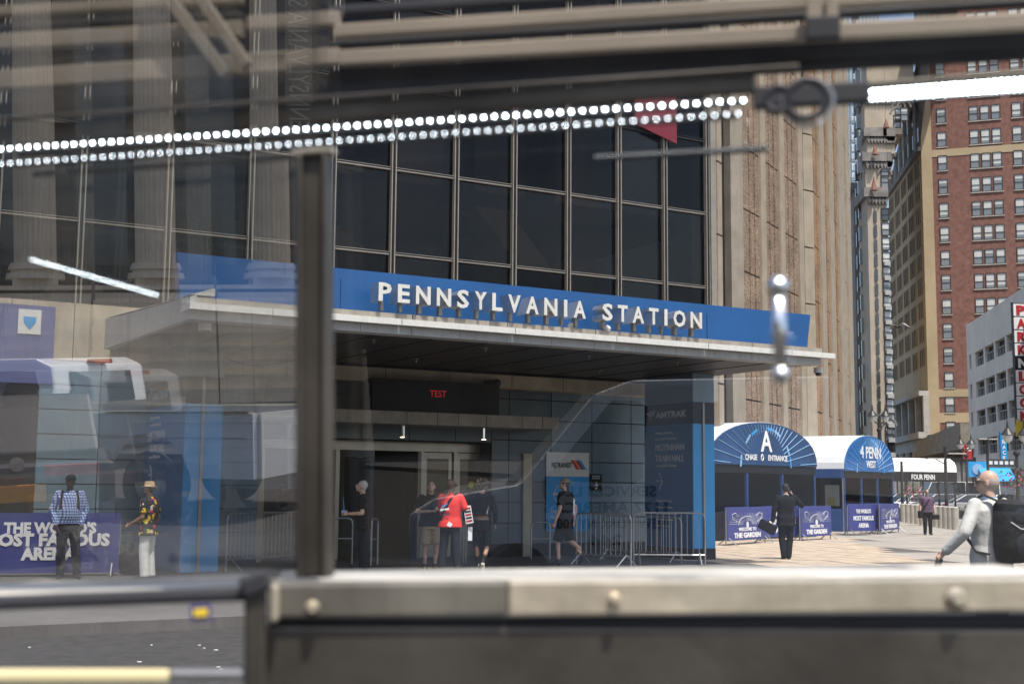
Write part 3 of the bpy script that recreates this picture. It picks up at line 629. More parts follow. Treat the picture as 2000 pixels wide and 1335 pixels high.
# ---------------- crowd barriers ----------------
def barrier(p0,p1,lab,h=1.1,ban=None,grp='steel crowd control barriers',nm='crowd_barrier',feet=True,mat_='galv'):
    p0=V((p0.x,p0.y,0)); p1=V((p1.x,p1.y,0)); L=(p1-p0).length; t=thing(nm,lab,'barrier',p0,math.atan2(p1.y-p0.y,p1.x-p0.x),grp)
    mb=MB(); r=.02; c=.12
    fr=[(0,0,.0),(0,0,h-c),(.035,0,h-.03),(c,0,h),(L-c,0,h),(L-.035,0,h-.03),(L,0,h-c),(L,0,.0)]
    mb.path(fr,r,7); mb.tube((0,0,.22),(L,0,.22),r,r,6); mb.build('frame',C[mat_],t)
    if not ban:
        n=int(L/.125)
        bar=None
        for k in range(1,n):
            x=L*k/n
            if bar is None: bar=MB().tube((0,0,.22),(0,0,h-.01),.009,.009,5).build('upright_bar',C[mat_],t); bar.location=(x,0,0)
            else: b=bar.copy(); col.objects.link(b); b.parent=t; b.location=(x,0,0)
    if feet:
        for x in (.12,L-.12):
            MB().tube((x,0,.25),(x-.02,-.32,.01),.018,.018,6).tube((x,0,.25),(x+.02,.32,.01),.018,.018,6).build('foot_bar',C[mat_],t)
    if ban:
        MB().box(.0,L,-.045,-.03,.14,h+.02).build('banner',C['banner'],t,bev=.006); MB().box(0,L,.03,.045,.14,h+.02).build('banner',C['banner'],t)
        y=-.052
        if ban[0]=='W':
            cx,cz=L/2,.60; q_=L/1.35
            mb=MB()
            for k in range(17):
                q=math.pi*(k+.5)/17; r0,r1=.13,.25
                mb.tube((cx+q_*r0*math.cos(q)*1.2,y,cz+r0*math.sin(q)),(cx+q_*r1*math.cos(q)*1.2,y,cz+r1*math.sin(q)),.004,.004,4)
                r0,r1=.27,.40+.05*abs(math.cos(q)); mb.tube((cx+q_*r0*math.cos(q)*1.35,y,cz+r0*math.sin(q)),(cx+q_*r1*math.cos(q)*1.4,y,cz+r1*math.sin(q)*.9),.004,.004,4)
            for s in (1,-1):
                pts=[(cx+q_*s*.33,y,cz+.08),(cx+q_*s*.5,y,cz+.2),(cx+q_*s*.52,y,cz+.33),(cx+q_*s*.4,y,cz+.36),(cx+q_*s*.3,y,cz+.26)]; mb.path(pts,.008,4)
            arcp=[(cx+q_*.31*math.cos(q),y,cz+.26*math.sin(q)) for q in [math.pi*k/12 for k in range(13)]]; mb.path(arcp,.008,4)
            mb.tube((cx,y,cz+.0),(cx,y-.004,cz+.0),.1,.1,12); 
            mb.build('fan_emblem',C['gtext'],t)
            txt('banner_lettering','WELCOME TO',cx,y,.42,.105,C['wtext'],t,wd=.45*L,bold=.02); txt('banner_lettering','THE GARDEN',cx,y,.22,.15,C['wtext'],t,wd=.68*L,bold=.04)
        else:
            s=ban[1]
            for k,(ln,hh_) in enumerate((("THE WORLD'S",.15),('MOST FAMOUS',.17),('ARENA',.17))):
                txt('banner_lettering',ln,L/2,y,(.82,.55,.28)[k],hh_,C['wtext'],t,wd=L*s*(.55,.75,.38)[k],bold=.025)
    return t
# left banner barrier
p0,p1=foot(-150,22.9),foot(238,23.9)
t=barrier(p0,p1,"long navy banner reading THE WORLD'S MOST FAMOUS ARENA behind the man in the checked shirt",1.12,None,'navy banners on crowd barriers','banner_barrier')
for ch in [c for c in t.children if c.name.startswith('upright_bar')]: bpy.data.objects.remove(ch)
L=(V((p1.x,p1.y,0))-V((p0.x,p0.y,0))).length
B(0,L,-.045,-.03,.06,1.14).build('banner',C['banner'],t)
fl=Frame((p0.x,p0.y),math.degrees(math.atan2(p1.y-p0.y,p1.x-p0.x)))
for s,ua,ub,v0,v1 in (("THE WORLD'S",7,188,1040,1020),('MOST FAMOUS',-32,214,1065,1042),('ARENA',40,150,1092,1069)):
    xa_,za=fl.hit(ua,v0,-.05); xb_,_=fl.hit(ub,v0,-.05); h_=(v0-v1)*23.5/2500
    txt('banner_lettering',s,(xa_+xb_)/2,-.052,za,h_,C['wtext'],t,wd=xb_-xa_,bold=.05)
# banners in front of the tents
def bpair(u0,v0,u1,v1): return gnd(u0,v0),gnd(u1,v1)
NB='navy banners on crowd barriers'
for (u0,D0,u1,D1,bn,lab) in ((1417,38.5,1493,41,('W',),'navy banner reading WELCOME TO THE GARDEN, leftmost under the big letter A'),
    (1490,42,1560,43,('M',1.0),"navy banner reading MOST FAMOUS ARENA half hidden by the man in the black suit"),
    (1561,42.6,1620,44.4,('W',),'navy banner reading WELCOME TO THE GARDEN just right of the man in black suit'),
    (1690,50.5,1718,52,('M',.9),"navy banner partly hidden behind the one under the 4 PENN tent"),
    (1654,48.8,1712,49.8,('M',.9),"navy banner reading THE WORLD'S MOST FAMOUS ARENA under the 4 PENN tent"),
    (1716,49.5,1753,52.5,('W',),'navy banner reading WELCOME TO THE GARDEN, rightmost, under the 4 PENN tent')):
    barrier(foot(u0,D0),foot(u1,D1),lab,1.12 if D0<45 else 1.15,bn,NB,'banner_barrier')
barrier(foot(446,25.3),foot(640,28.3),'steel crowd barrier left of the doors beside the blue pillar',1.12)
barrier(foot(1126,28.6),foot(1232,27.6),'steel crowd barrier just right of the walking man in the cap',1.12)
barrier(foot(1178,30.6),foot(1330,29.4),'steel crowd barrier standing behind two others at the wall',1.02)
barrier(foot(1237,28.5),foot(1376,28.6),'steel crowd barrier across the face of the right blue pillar',1.14)
def hoop(u,D,wd,h,ang,lab):
    p=foot(u,D); t=thing('railing_hoop',lab,'railing',p,ang,'low steel hoops by the doors'); r=.022
    mb=MB(); mb.path([(0,0,0),(0,0,h-.1),(.03,0,h-.03),(.1,0,h),(wd-.1,0,h),(wd-.03,0,h-.03),(wd,0,h-.1),(wd,0,0)],r,8); mb.build('hoop_tube',C['galv'],t)
    MB().tube((0,0,h*.56),(wd,0,h*.56),r*.9,r*.9,7).build('cross_rail',C['galv'],t)
hoop(1038,30.6,.44,.85,R(0),'low steel hoop against the wall left of the man in the cap')
hoop(906,28.8,.06,1.0,R(20),'thin steel hoop seen end on behind the man in red')
hoop(640,27.8,.55,.98,R(12),'low steel hoop in front of the grey haired man')
hoop(727,27.3,.5,.98,R(80),'low steel hoop behind the grey haired man')
# ---------------- background buildings ----------------
def slabp(poly,z0,z1,nm,m,t): return MB().prism(poly,z0,z1,axis='z').build(nm,m,t)
class Fac:
    """vertical facade from ground point a to b (outside on the right hand of a->b seen from the camera)"""
    def __init__(s,a,b,t): s.a=V((a.x,a.y,0)); s.d=V((b.x-a.x,b.y-a.y,0)); s.L=s.d.length; s.d.normalize(); s.n=V((s.d.y,-s.d.x,0)); s.t=t
    def hit(s,u,v):
        d=ray(u,v); t=(s.a-EYE).dot(s.n)/d.dot(s.n); q=EYE+d*t-s.a; return q.dot(s.d),q.z
    def Mx(s,x=0,z=0,off=0): return basis(s.d,(0,0,1),s.n,s.a+s.d*x+V((0,0,z))+s.n*off)
    def box(s,x0,x1,z0,z1,o0,o1,nm,m,par=None): return MB(s.Mx()).box(x0,x1,z0,z1,o0,o1).build(nm,m,par or s.t)
_wp={}
def window(F,x,z,w_,h,kind=0,sill=True,par=None,ac=False,frame='wframe'):
    """double hung window, sunk in the wall: frame > sashes"""
    key=(round(w_,2),round(h,2),kind,frame,ac)
    if key not in _wp:
        f=max(.07,w_*.07)
        fr=MB().box(-w_/2,-w_/2+f,0,h,-.1,.12).box(w_/2-f,w_/2,0,h,-.1,.12).box(-w_/2+f,w_/2-f,h-f,h,-.1,.12).box(-w_/2+f,w_/2-f,0,f,-.1,.12).box(-w_/2+f,w_/2-f,h*.47,h*.47+f*.7,-.1,.1).mesh('window'); fr.materials.append(C[frame])
        if sill: pass
        split={0:.2,1:.45,2:1,3:0,4:.75}[kind]; a=MB().box(-w_/2+f,w_/2-f,f+.001,f+(h-2*f)*split,.0,.03).mesh('pane') if split>0 else None
        b=MB().box(-w_/2+f,w_/2-f,f+(h-2*f)*split,h-f-.001,.0,.03).mesh('blind') if split<1 else None  # pale colour carries the sky's reflection in the window
        if a: a.materials.append(C['wgrey' if kind!=2 else 'wglass'])
        if b: b.materials.append(C['blind'])
        _wp[key]=(fr,a,b)
    fr,a,b=_wp[key]
    o=link(bpy.data.objects.new('window',fr),par or F.t); o.matrix_local=F.Mx(x,z,.0)
    if a: link(bpy.data.objects.new('pane',a),o)
    if b: link(bpy.data.objects.new('blind',b),o)
    return o
# red and tan brick block
RB=thing('brick_office_block','tall red brick office block with tan bands and a long tan side wall','building')
c0=at(1808,600,185); c1=at(2080,600,179); cb=at(1741,600,216)
fF=Fac(c0,c1,RB); fS=Fac(cb,c0,RB)
zrow=lambda v: fF.hit(1840,v)[1]
H=76
slabp([(c0.x+.3,c0.y+.3),(c1.x,c1.y+.3),(c1.x,c1.y+3),(c0.x+.5,c0.y+3)],0,H,'brick_core',C['black'],RB)
# vertical quoin strip and wall pieces
xq=fF.hit(1812,500)[0]
qx=fF.hit(1826,500)[0]
fF.box(0,qx,0,H,-.3,.05,'corner_strip',C['bricky'])
bands=[(zrow(306),zrow(292)),(zrow(775),zrow(760)),(zrow(825),zrow(806)),(zrow(760)-26,zrow(760)-25)]
zz=[0]+[z for b in sorted(bands[:3]) for z in b]+[H]
for i in range(len(zz)-1):
    fF.box(qx+.002,fF.L,zz[i],zz[i+1],-.3,0 if i%2==0 else .06,'brick_wall' if i%2==0 else 'tan_band',C['brickr'] if i%2==0 else C['bricky'])
z275=zrow(287); st_=(zrow(241)-zrow(287))
k0=int(z275/st_)
def xcol(u,v=450): return fF.hit(u,v)[0]
ww=1.27
for r in range(-13,8):
    zr=z275+r*st_
    if zr<3: continue
    for u,kk in ((1845,0),(1909,1),(1931,1),(1953,1),(1994,2),(2018,2)):
        if kk==1 and r<-9: continue
        k=random.choice([0,1,1,4,2] if r<-5 else [0,0,1,1,4])
        if u==1845 and r<-4: k=random.choice([1,2,4])
        window(fF,xcol(u),zr,1.3 if kk!=1 else 1.25,2.25 if kk!=1 else 2.2,k)
        fF.box(xcol(u)-.75,xcol(u)+.75,zr-.16,zr-.02,.0,.14,'window_sill',C['limest'])
# side wall
LS=fS.L
zc0=fS.hit(1789,302)[1]
xd_,zd_=fS.hit(1772,215); top=lambda x:min(H,zc0+(zd_-zc0)*x/xd_)
fS.box(0,LS,0,zc0,-8,0,'side_wall',C['bricky'])
fS.box(-.5,LS+.2,zc0-.6,zc0,0.001,.5,'cornice',C['grime']); MB(fS.Mx()).prism([(0,zc0+.02),(LS,zc0+.02),(LS,H),(xd_*(H-zc0)/(zd_-zc0),H)],-4,.2,axis='z').build('sooty_upper_wall',C['grime'],RB)
for k in range(7):
    xx_=LS*(k+.5)/7; fS.box(xx_-1.1,xx_-.7,zc0+.02,top(max(.2,xx_-1)),.201,.55,'pilaster',C['limest'])
    for r in range(0,8):
      if zc0+3.2+r*3.6<top(xx_-.4): fS.box(xx_-.4,xx_+1.8,zc0+1+r*3.6,zc0+3.2+r*3.6,.202,.25,'dark_window',C['wglass'])
    fS.box(xx_-1.6,xx_+.2,top(xx_)-1.0,top(xx_)-.3,.2,1.1,'cornice_bracket',C['grime'])
zt0=fS.hit(1808,765)[1]
nc=5
for r in range(40):
    zr=z275+(r-19)*st_
    if zr<zt0+1.2 or zr>zc0-3.2: continue
    for k in range(nc):
        xx_=LS*(k+.5)/nc
        w3=MB(fS.Mx(xx_,zr,0)); 
        for q in range(3): w3.box(-1.9+q*1.35,-.85+q*1.35,0,2.4,.0,.05)
        w3.build('window_group',C['fdark'],RB); w4=MB(fS.Mx(xx_,zr,0)); 
        for q in range(4): w4.box(-2.1+q*1.35,-1.92+q*1.35,-.1,2.5,.0,.16)
        w4.build('window_mullion',C['bricky'],RB)
# limestone base with columns
fS.box(-.6,LS+.5,zt0-.7,zt0,.001,1.4,'base_cornice',C['limest']); z2_=fS.hit(1808,845)[1]
fS.box(-.6,LS+.5,z2_-.9,z2_,.001,1.6,'base_cornice',C['limest']); fS.box(-.2,LS+.3,z2_-2.6,z2_-.92,.001,.9,'frieze',C['limest'])
for k in range(6):
    xx_=LS*k/5; fS.box(xx_-.5,xx_+.5,z2_+.02,zt0-.72,.001,.8,'pier',C['limest'])
    mb=MB(fS.Mx(xx_,0,.8)); mb.tube((0,0,0),(0,z2_-2.62,0),.75,.62,12); mb.build('column',C['limest'],RB)
    if k<5: fS.box(xx_+.6,xx_+LS/5-.6,z2_+.3,zt0-1.1,.002,.1,'window_group',C['wglass']); fS.box(xx_+.7,xx_+LS/5-.7,0,z2_-2.7,.002,.1,'window_group',C['wglass'])
# low dark building with sloping canopy in front of it
LB=thing('low_dark_building','low dark brick building with a grey sloping canopy before the red brick block','building')
a_,b_=at(1812,900,170),at(1905,900,150)
fl_=Fac(a_,b_,LB); zl=fl_.hit(1860,850)[1]
fl_.box(0,fl_.L,0,zl+.5,-8,0,'brick_wall',mat('dark_brown_brick',(.10,.06,.05),.85,0,.2,.6))
zA=fl_.hit(1813,868)[1]; zB=fl_.hit(1900,828)[1]
mb=MB(fl_.Mx()); mb.prism([(1,zA-1.8),(fl_.L+2,zB-3),(fl_.L+2,zB),(6,zA+.6)],.01,2.2,axis='z')
mb.build('sloping_canopy',C['ribg'],LB)
for k in range(6): fl_.box(1+k*2.2,2.4+k*2.2,.2,3.6,.01,.06,'shop_window',C['wglass'])
# gothic beige tower with stepped crown
GT=thing('beige_stepped_tower','sooty beige brick tower with stepped corners, arched windows and small pointed turrets','building')
SG=1.08
def gblock(u0,u1,vt,D,m,dep=14,ua=None,vb=None):
    if vb is not None: gblock(u0,1741,vt,D,m,dep,ua); u0=1741.6
    D*=SG; dep*=SG; a,b=at(u0,700,D),at(u1,700,D); zt=at(u0,vt,D).z
    poly=[(a.x,a.y),(b.x,b.y),(b.x+2,b.y+dep),(a.x,a.y+dep)]
    if ua is not None and vb is None:
        c=at(ua,700,D+dep*.7); poly=[(a.x,a.y),(b.x,b.y),(b.x+2,b.y+dep),(c.x+1,c.y+dep*.3),(c.x,c.y)]
    slabp(poly,0 if vb is None else at(1750,vb,D).z,zt,'tower_block',m,GT)
    pl=[(x+(-.5 if x<b.x-1 else .0),y-(.5 if y<a.y+1 else -.1)) for x,y in poly]; slabp(pl,zt-.9,zt+.3,'stone_cornice',C['grime'],GT)
    for k in range(6):
        x=a.x+(b.x-a.x)*(k+.5)/6; MB().prism([(x-.35,zt-1.0),(x,zt-1.9),(x+.35,zt-1.0)],a.y-.35,a.y-.02).build('cornice_bracket',C['grime'],GT)
    return a,b,zt
gblock(1700,1774,180,162,C['bricko'],10,1690,262)
gblock(1706,1800,60,170,C['bricko'],10,1695,200)
g3=gblock(1703,1758,255,156,C['bricko'],8,1690,300)
g2=gblock(1699,1750,303,152,C['bricko'],8,1687,350)
g1=gblock(1701,1741,372,148,C['bricko'],8,1683)
g0=gblock(1674,1700,362,165,C['grime'],8,1668)
def turret(u,v0,v1,D,w_):
    D*=SG; w_*=SG; p=at(u,v0,D); zt=at(u,v1,D).z; MB().rings([[(p.x+w_*c,p.y+w_*s,p.z) for c,s in ((1,0),(.5,.87),(-.5,.87),(-1,0),(-.5,-.87),(.5,-.87))],[(p.x+.03*c,p.y+.03*s,zt) for c,s in ((1,0),(.5,.87),(-.5,.87),(-1,0),(-.5,-.87),(.5,-.87))]]).build('turret_cone',C['brickr'],GT)
for u,v0,v1,D in ((1707,372,345,147),(1709,302,283,151),(1731,250,232,154),(1678,438,412,164),(1697,442,425,149)): turret(u,v0,v1,D,.42)
fG=Fac(at(1700,700,147.9*SG),at(1760,700,147.9*SG),GT)
for k in range(19):
    v=407+k*28.6
    if v>900: break
    x,z=fG.hit(1728.5+k*.75,v); window(fG,x,z-1.6,1.0,1.65,random.choice([1,4,0,1,2]))
    if k>2: fG.box(x-.38,x+.38,z-1.74,z-1.2,.13,.5,'air_conditioner',C['lgrey'])
    x,z=fG.hit(1709+k*.6,v+4); fG.box(x-.2,x+.2,z-1.5,z,.001,.05,'slit_window',C['wglass'])
    x,z=fG.hit(1690+k*1.0,v+4); 
for (u,v,D) in ((1728,333,151.9),(1728,354,151.9),(1755,222,155.9),(1752,236,155.9),(1737,845,147.9),(1766,222,155)):
    D*=SG; F_=Fac(at(1690,700,D),at(1770,700,D),GT); x,z=F_.hit(u,v); 
    window(F_,x,z-1.0,1.0,1.8,4)
    mb=MB(F_.Mx(x,z+.85,.05))
    for k in range(10): a0,a1=math.pi*k/10,math.pi*(k+1)/10; mb.tube((.9*math.cos(a0),.9*math.sin(a0),0),(.9*math.cos(a1),.9*math.sin(a1),0),.13,.13,5)
    mb.build('arch_moulding',C['grime'],GT)
fG2=Fac(at(1684,700,158*SG),at(1699,700,148*SG),GT)
for k in range(22):
    for j in range(2): fG2.box(2+j*4,2.9+j*4,4+k*3,5.9+k*3,.0,.6,'side_window',C['wglass'])
# distant pale glass tower
GL=thing('pale_glass_tower','far pale blue glass tower between the arena and the beige tower','building')
a_,b_=at(1640,500,420),at(1730,500,420); MB().box(a_.x,b_.x,a_.y,a_.y+30,0,190).build('tower_core',C['tower'],GL)
fT=Fac(a_,b_,GL)
for r in range(16):
    for c in range(6):
        x,z=fT.hit(1668+c*11,215+r*18.5); fT.box(x-.75,x+.75,z-1.2,z+1.1,.05,.25,'window',C['towerl']); fT.box(x-.4,x+.4,z-.8,z+.7,.26,.3,'window_pane',C['tower'])
for c in range(9): x,_=fT.hit(1662+c*7.3,300); fT.box(x-.12,x+.12,0,190,.0,.3,'tower_fin',C['wgrey'])
for r in range(9): _,z=fT.hit(1680,200+r*37); fT.box(0,fT.L,z-.1,z+.1,.31,.4,'floor_line',C['wgrey'])
# white parking garage
PG=thing('parking_garage','white concrete parking garage with strips of dark openings on its long side','building')
g0_=at(1905,800,130); g1_=at(1985,800,112); dv=(g1_-g0_); g2_=g1_+dv*.9
fP=Fac(g0_,g2_,PG); gl_=at(1892,800,132.5)
ztp=fP.hit(1985,570)[1]
slabp([(g0_.x+.5,g0_.y+.1),(g2_.x+.5,g2_.y),(g2_.x+40,g2_.y),(g0_.x+40,g0_.y+4),(gl_.x+.3,gl_.y+.5)],0,ztp-.5,'dark_core',C['black'],PG)
fQ=Fac(gl_,g0_,PG)
rows=[]
for v in (672,738,800,862,930): rows.append((fP.hit(1960,v)[1]-1.55+.65,fP.hit(1960,v)[1]+.65))
zz=[0]+[z for r in reversed(rows) for z in r]+[ztp]
for i in range(len(zz)-1):
    if i%2==0: fP.box(0,fP.L,zz[i],zz[i+1],-.5,0,'parapet_band',C['garage']); fQ.box(0,fQ.L,zz[i],zz[i+1],-.4,0,'parapet_band',C['garage'])
    else:
        n=7
        for k in range(n+1):
            x=fP.L*k/n*.98; fP.box(x,x+.7,zz[i]+.001,zz[i+1]-.001,-.45,-.02,'wall_pier',C['garage'])
            for j in range(4): fP.box(x+.9+j*1.05,x+.98+j*1.05,zz[i],zz[i]+.85,-.3,-.2,'guard_bar',C['lgrey'])
        fP.box(0,fP.L,zz[i]+.86,zz[i]+.93,-.3,-.2,'guard_rail',C['lgrey'])
        fQ.box(0,fQ.L*.3,zz[i],zz[i+1],-.4,-.02,'wall_pier',C['garage']); fQ.box(fQ.L*.6,fQ.L,zz[i],zz[i+1],-.4,-.02,'wall_pier',C['garage'])
# PARK N LOCK sign
a_=at(1983,700,104); sg=thing('parking_sign','tall vertical parking sign of white boxes with red letters on the garage','sign',(a_.x,a_.y,0),R(8))
for k,c in enumerate('PARKNLOCK'):
    v=605+k*25.8; z=at(1993,v,104).z; s_=.5; dk=(c=='N')
    B(0,1.25,0,.3,z-s_,z+s_).build('sign_box',C['black'] if dk else C['wtext'],sg)
    B(-.06,1.31,.02,.28,z+s_+.004,z+s_+.07).build('sign_rail',C['fdark'],sg)
    txt('sign_lettering',c,.62,-.02,z-.36,.74,C['wtext'] if dk else C['red'],sg,wd=.78,bold=.05,depth=.03)
MB().box(-.1,0,.05,.25,at(1983,830,104).z,at(1983,590,104).z).build('sign_post',C['wframe'],sg)
z=at(1990,835,104).z; B(-.1,1.6,.0,.2,z-.7,z+.7).build('yellow_panel',C['yellow'],sg)
a_=at(1961,880,100); t=thing('tracks_sign','narrow blue vertical sign reading TRACKS on the garage wall','sign',(a_.x,a_.y,0),R(5)); z1=at(1960,843,100).z; z0=at(1960,908,100).z
B(-.25,.25,0,.25,z0,z1).build('sign_box',C['bluep'],t)
for k,c in enumerate('TRACKS'): txt('sign_lettering',c,0,-.02,z1-.5-k*(z1-z0-.1)/6,.3,C['wtext'],t,wd=.26,bold=.03,depth=.03)
B(-.2,.2,.05,.2,z0-.5,z0-.02).build('sign_foot',C['rays'],t)
a_=at(1890,882,95); t=thing('red_sign','small red hanging sign below the street lamp by the garage','sign',(a_.x,a_.y,0)); z1=at(1890,868,95).z; z0=at(1890,896,95).z
B(-.32,.32,0,.15,z0,z1).build('sign_box',C['red'],t); B(-.2,.2,-.01,-.002,z1-.3,z1-.24).build('sign_print',C['wtext'],t); B(-.26,.26,-.01,-.002,z1-.45,z1-.38).build('sign_print',C['wtext'],t); MB().tube((.4,.08,0),(.4,.08,z1+.4),.05).tube((-.1,.08,z1+.05),(.4,.08,z1+.05),.03).build('sign_post',C['dark'],t)
a_=at(1948,918,92); t=thing('shop_awning','blue shop awning with round blue emblem at the foot of the garage','awning',(a_.x,a_.y,0)); z=at(1948,925,92).z
MB().prism([(0,z-.5),(1.4,z+.5),(1.4,z-.5)],-.9,1.4,axis='x').build('awning_canvas',C['bluep'],t); B(-1.6,-.3,1.3,1.5,z-.2,z+.9).build('shop_emblem',C['bluep'],t); B(-.2,2,1.3,1.5,z+.55,z+1.1).build('shop_fascia',C['wframe'],t)
for k in range(5): B(-.1+k*.38,.15+k*.38,1.27,1.295,z+.7,z+.95).build('fascia_print',C['gtext'],t)
MB().tube((-.95,1.28,z+.35),(-.95,1.24,z+.35),.4,.4,14).build('emblem_disc',C['rays'],t)
# arcade wall of the street level behind the tents: dark with columns
t=thing('colonnade_front','dark street front with white columns glimpsed through the tent curtains','building')
fC=Fac(at(1655,900,120),at(1900,900,110),t); fC.box(0,fC.L,0,4.6,-.5,0,'shop_wall',C['fdark'])
for k in range(16): x=fC.L*(k+.5)/16; fC.box(x-.28,x+.28,0,4.2,.001,.5,'white_column',C['limest'])
B2=fC.box(0,fC.L,4.2,4.6,.001,.6,'fascia',C['wframe'])
# ---------------- street furniture ----------------
def twin_lamp(u,vt,D,lab):
    p=foot(u,D); zt=at(u,vt,D).z; t=thing('street_lamp',lab,'street lamp',p,R(10),'black cast iron street lamps')
    mb=MB(); mb.tube((0,0,0),(0,0,.9),.22,.16,10).tube((0,0,.9),(0,0,zt-1.6),.1,.07,10); mb.ball((0,0,zt-1.6),.16).ball((0,0,zt-2.4),.13).tube((0,0,zt-1.6),(0,0,zt-.9),.06,.05); mb.build('lamp_post',C['dark'],t)
    for s in (-1,1):
        MB().path([(0,0,zt-1.3),(s*.35,0,zt-1.05),(s*.42,0,zt-.7)],.04).build('lamp_arm',C['dark'],t)
        MB().tube((s*.42,0,zt-.75),(s*.42,0,zt-.45),.34,.1,12).tube((s*.42,0,zt-.45),(s*.42,0,zt-.05),.07,.02,8).build('lamp_hood',C['dark'],t); MB().ball((s*.42,0,zt-.78),.24,.24,.34,10,6,-1,0).build('lamp_globe',C['blind'],t)
twin_lamp(1720,788,78,'black twin globe street lamp rising behind the 4 PENN tent')
twin_lamp(1889,846,92,'black street lamp above the red sign')
twin_lamp(1988,818,60,'black ornate street lamp in front of the TRACKS sign, nearest the frame edge')
def modern_lamp(u,vt,vb,D,lab,arms):
    p=foot(u,D); zt=at(u,vt,D).z; t=thing('modern_street_lamp',lab,'street lamp',p,0,'dark posts with flat lamp heads'); mb=MB(); mb.tube((0,0,.7),(0,0,zt),.09,.07,8); mb.build('lamp_post',C['dark'],t)
    B(-.3,.3,-.3,.3,0,.75).build('concrete_base',C['dark'],t)
    for s,l,dz in arms: MB().tube((0,0,zt-dz-.25),(s*l*.5,0,zt-dz),.025).build('lamp_arm',C['dark'],t); B(min(s*l*.1,s*l),max(s*l*.1,s*l),-.2,.2,zt-dz,zt-dz+.06).build('lamp_head',C['lgrey'],t)
    return t
modern_lamp(1848,872,1025,62,'dark post with flat pale lamp heads in front of the white awning',((1,.95,.35),(-1,.9,.6)))
modern_lamp(1762,900,1012,72,'short dark post left of the man in purple',())
modern_lamp(1931,858,1000,70,'dark post with forked top behind the bald man',((1,.5,0),(-1,.5,0)))
# hanging flower basket
def basket(u,v,D,lab):
    p=at(u,v,D); t=thing('flower_basket',lab,'plant',p,0,'hanging flower baskets'); r=random.Random(int(u))
    lf=MB(); fl2=MB()
    for k in range(150):
        q=V((r.gauss(0,.3),r.gauss(0,.3),r.gauss(0,.26))); s=.06; n_=V((r.random()-.5,r.random()-.5,r.random()-.5)).normalized(); a=n_.orthogonal().normalized()*s; b=n_.cross(a)
        (lf if k%3 else fl2).add([q+a,q+b,q-a,q-b],[(0,1,2,3)])
    lf.build('foliage',C['green'],t); fl2.build('blossom',C['pink'],t); MB().tube((0,0,-.25),(0,0,.5),.02).build('hanger',C['dark'],t)
basket(1784,960,75,'hanging basket of pink flowers left of the man in purple'); basket(1987,935,60,'hanging basket of pink flowers at the right frame edge')
# bollards
bp=None; k=0
for u,v in [(1765+i*9.2,1019+i*1.35) for i in range(12)]+[(1985,1052),(1999,1053)]:
    p=gnd(u,v); lab=('silver grey bollard, %s in the row behind the man in purple'%(['first','second','third','fourth','fifth','sixth','seventh','eighth','ninth','tenth','eleventh','twelfth'][k]+' from the left')) if k<12 else ('silver grey bollard at the right frame edge, '+('left' if k==12 else 'right')+' of two')
    if bp is None:
        bp=thing('bollard',lab,'bollard',p,0,'row of grey bollards at the kerb'); MB().tube((0,0,0),(0,0,.96),.16,.16,14).build('bollard_body',C['conc'],bp); MB().tube((0,0,.961),(0,0,1.0),.16,.12,14).build('bollard_cap',C['lgrey'],bp)
    else: dup(bp,p,0,lab)
    k+=1
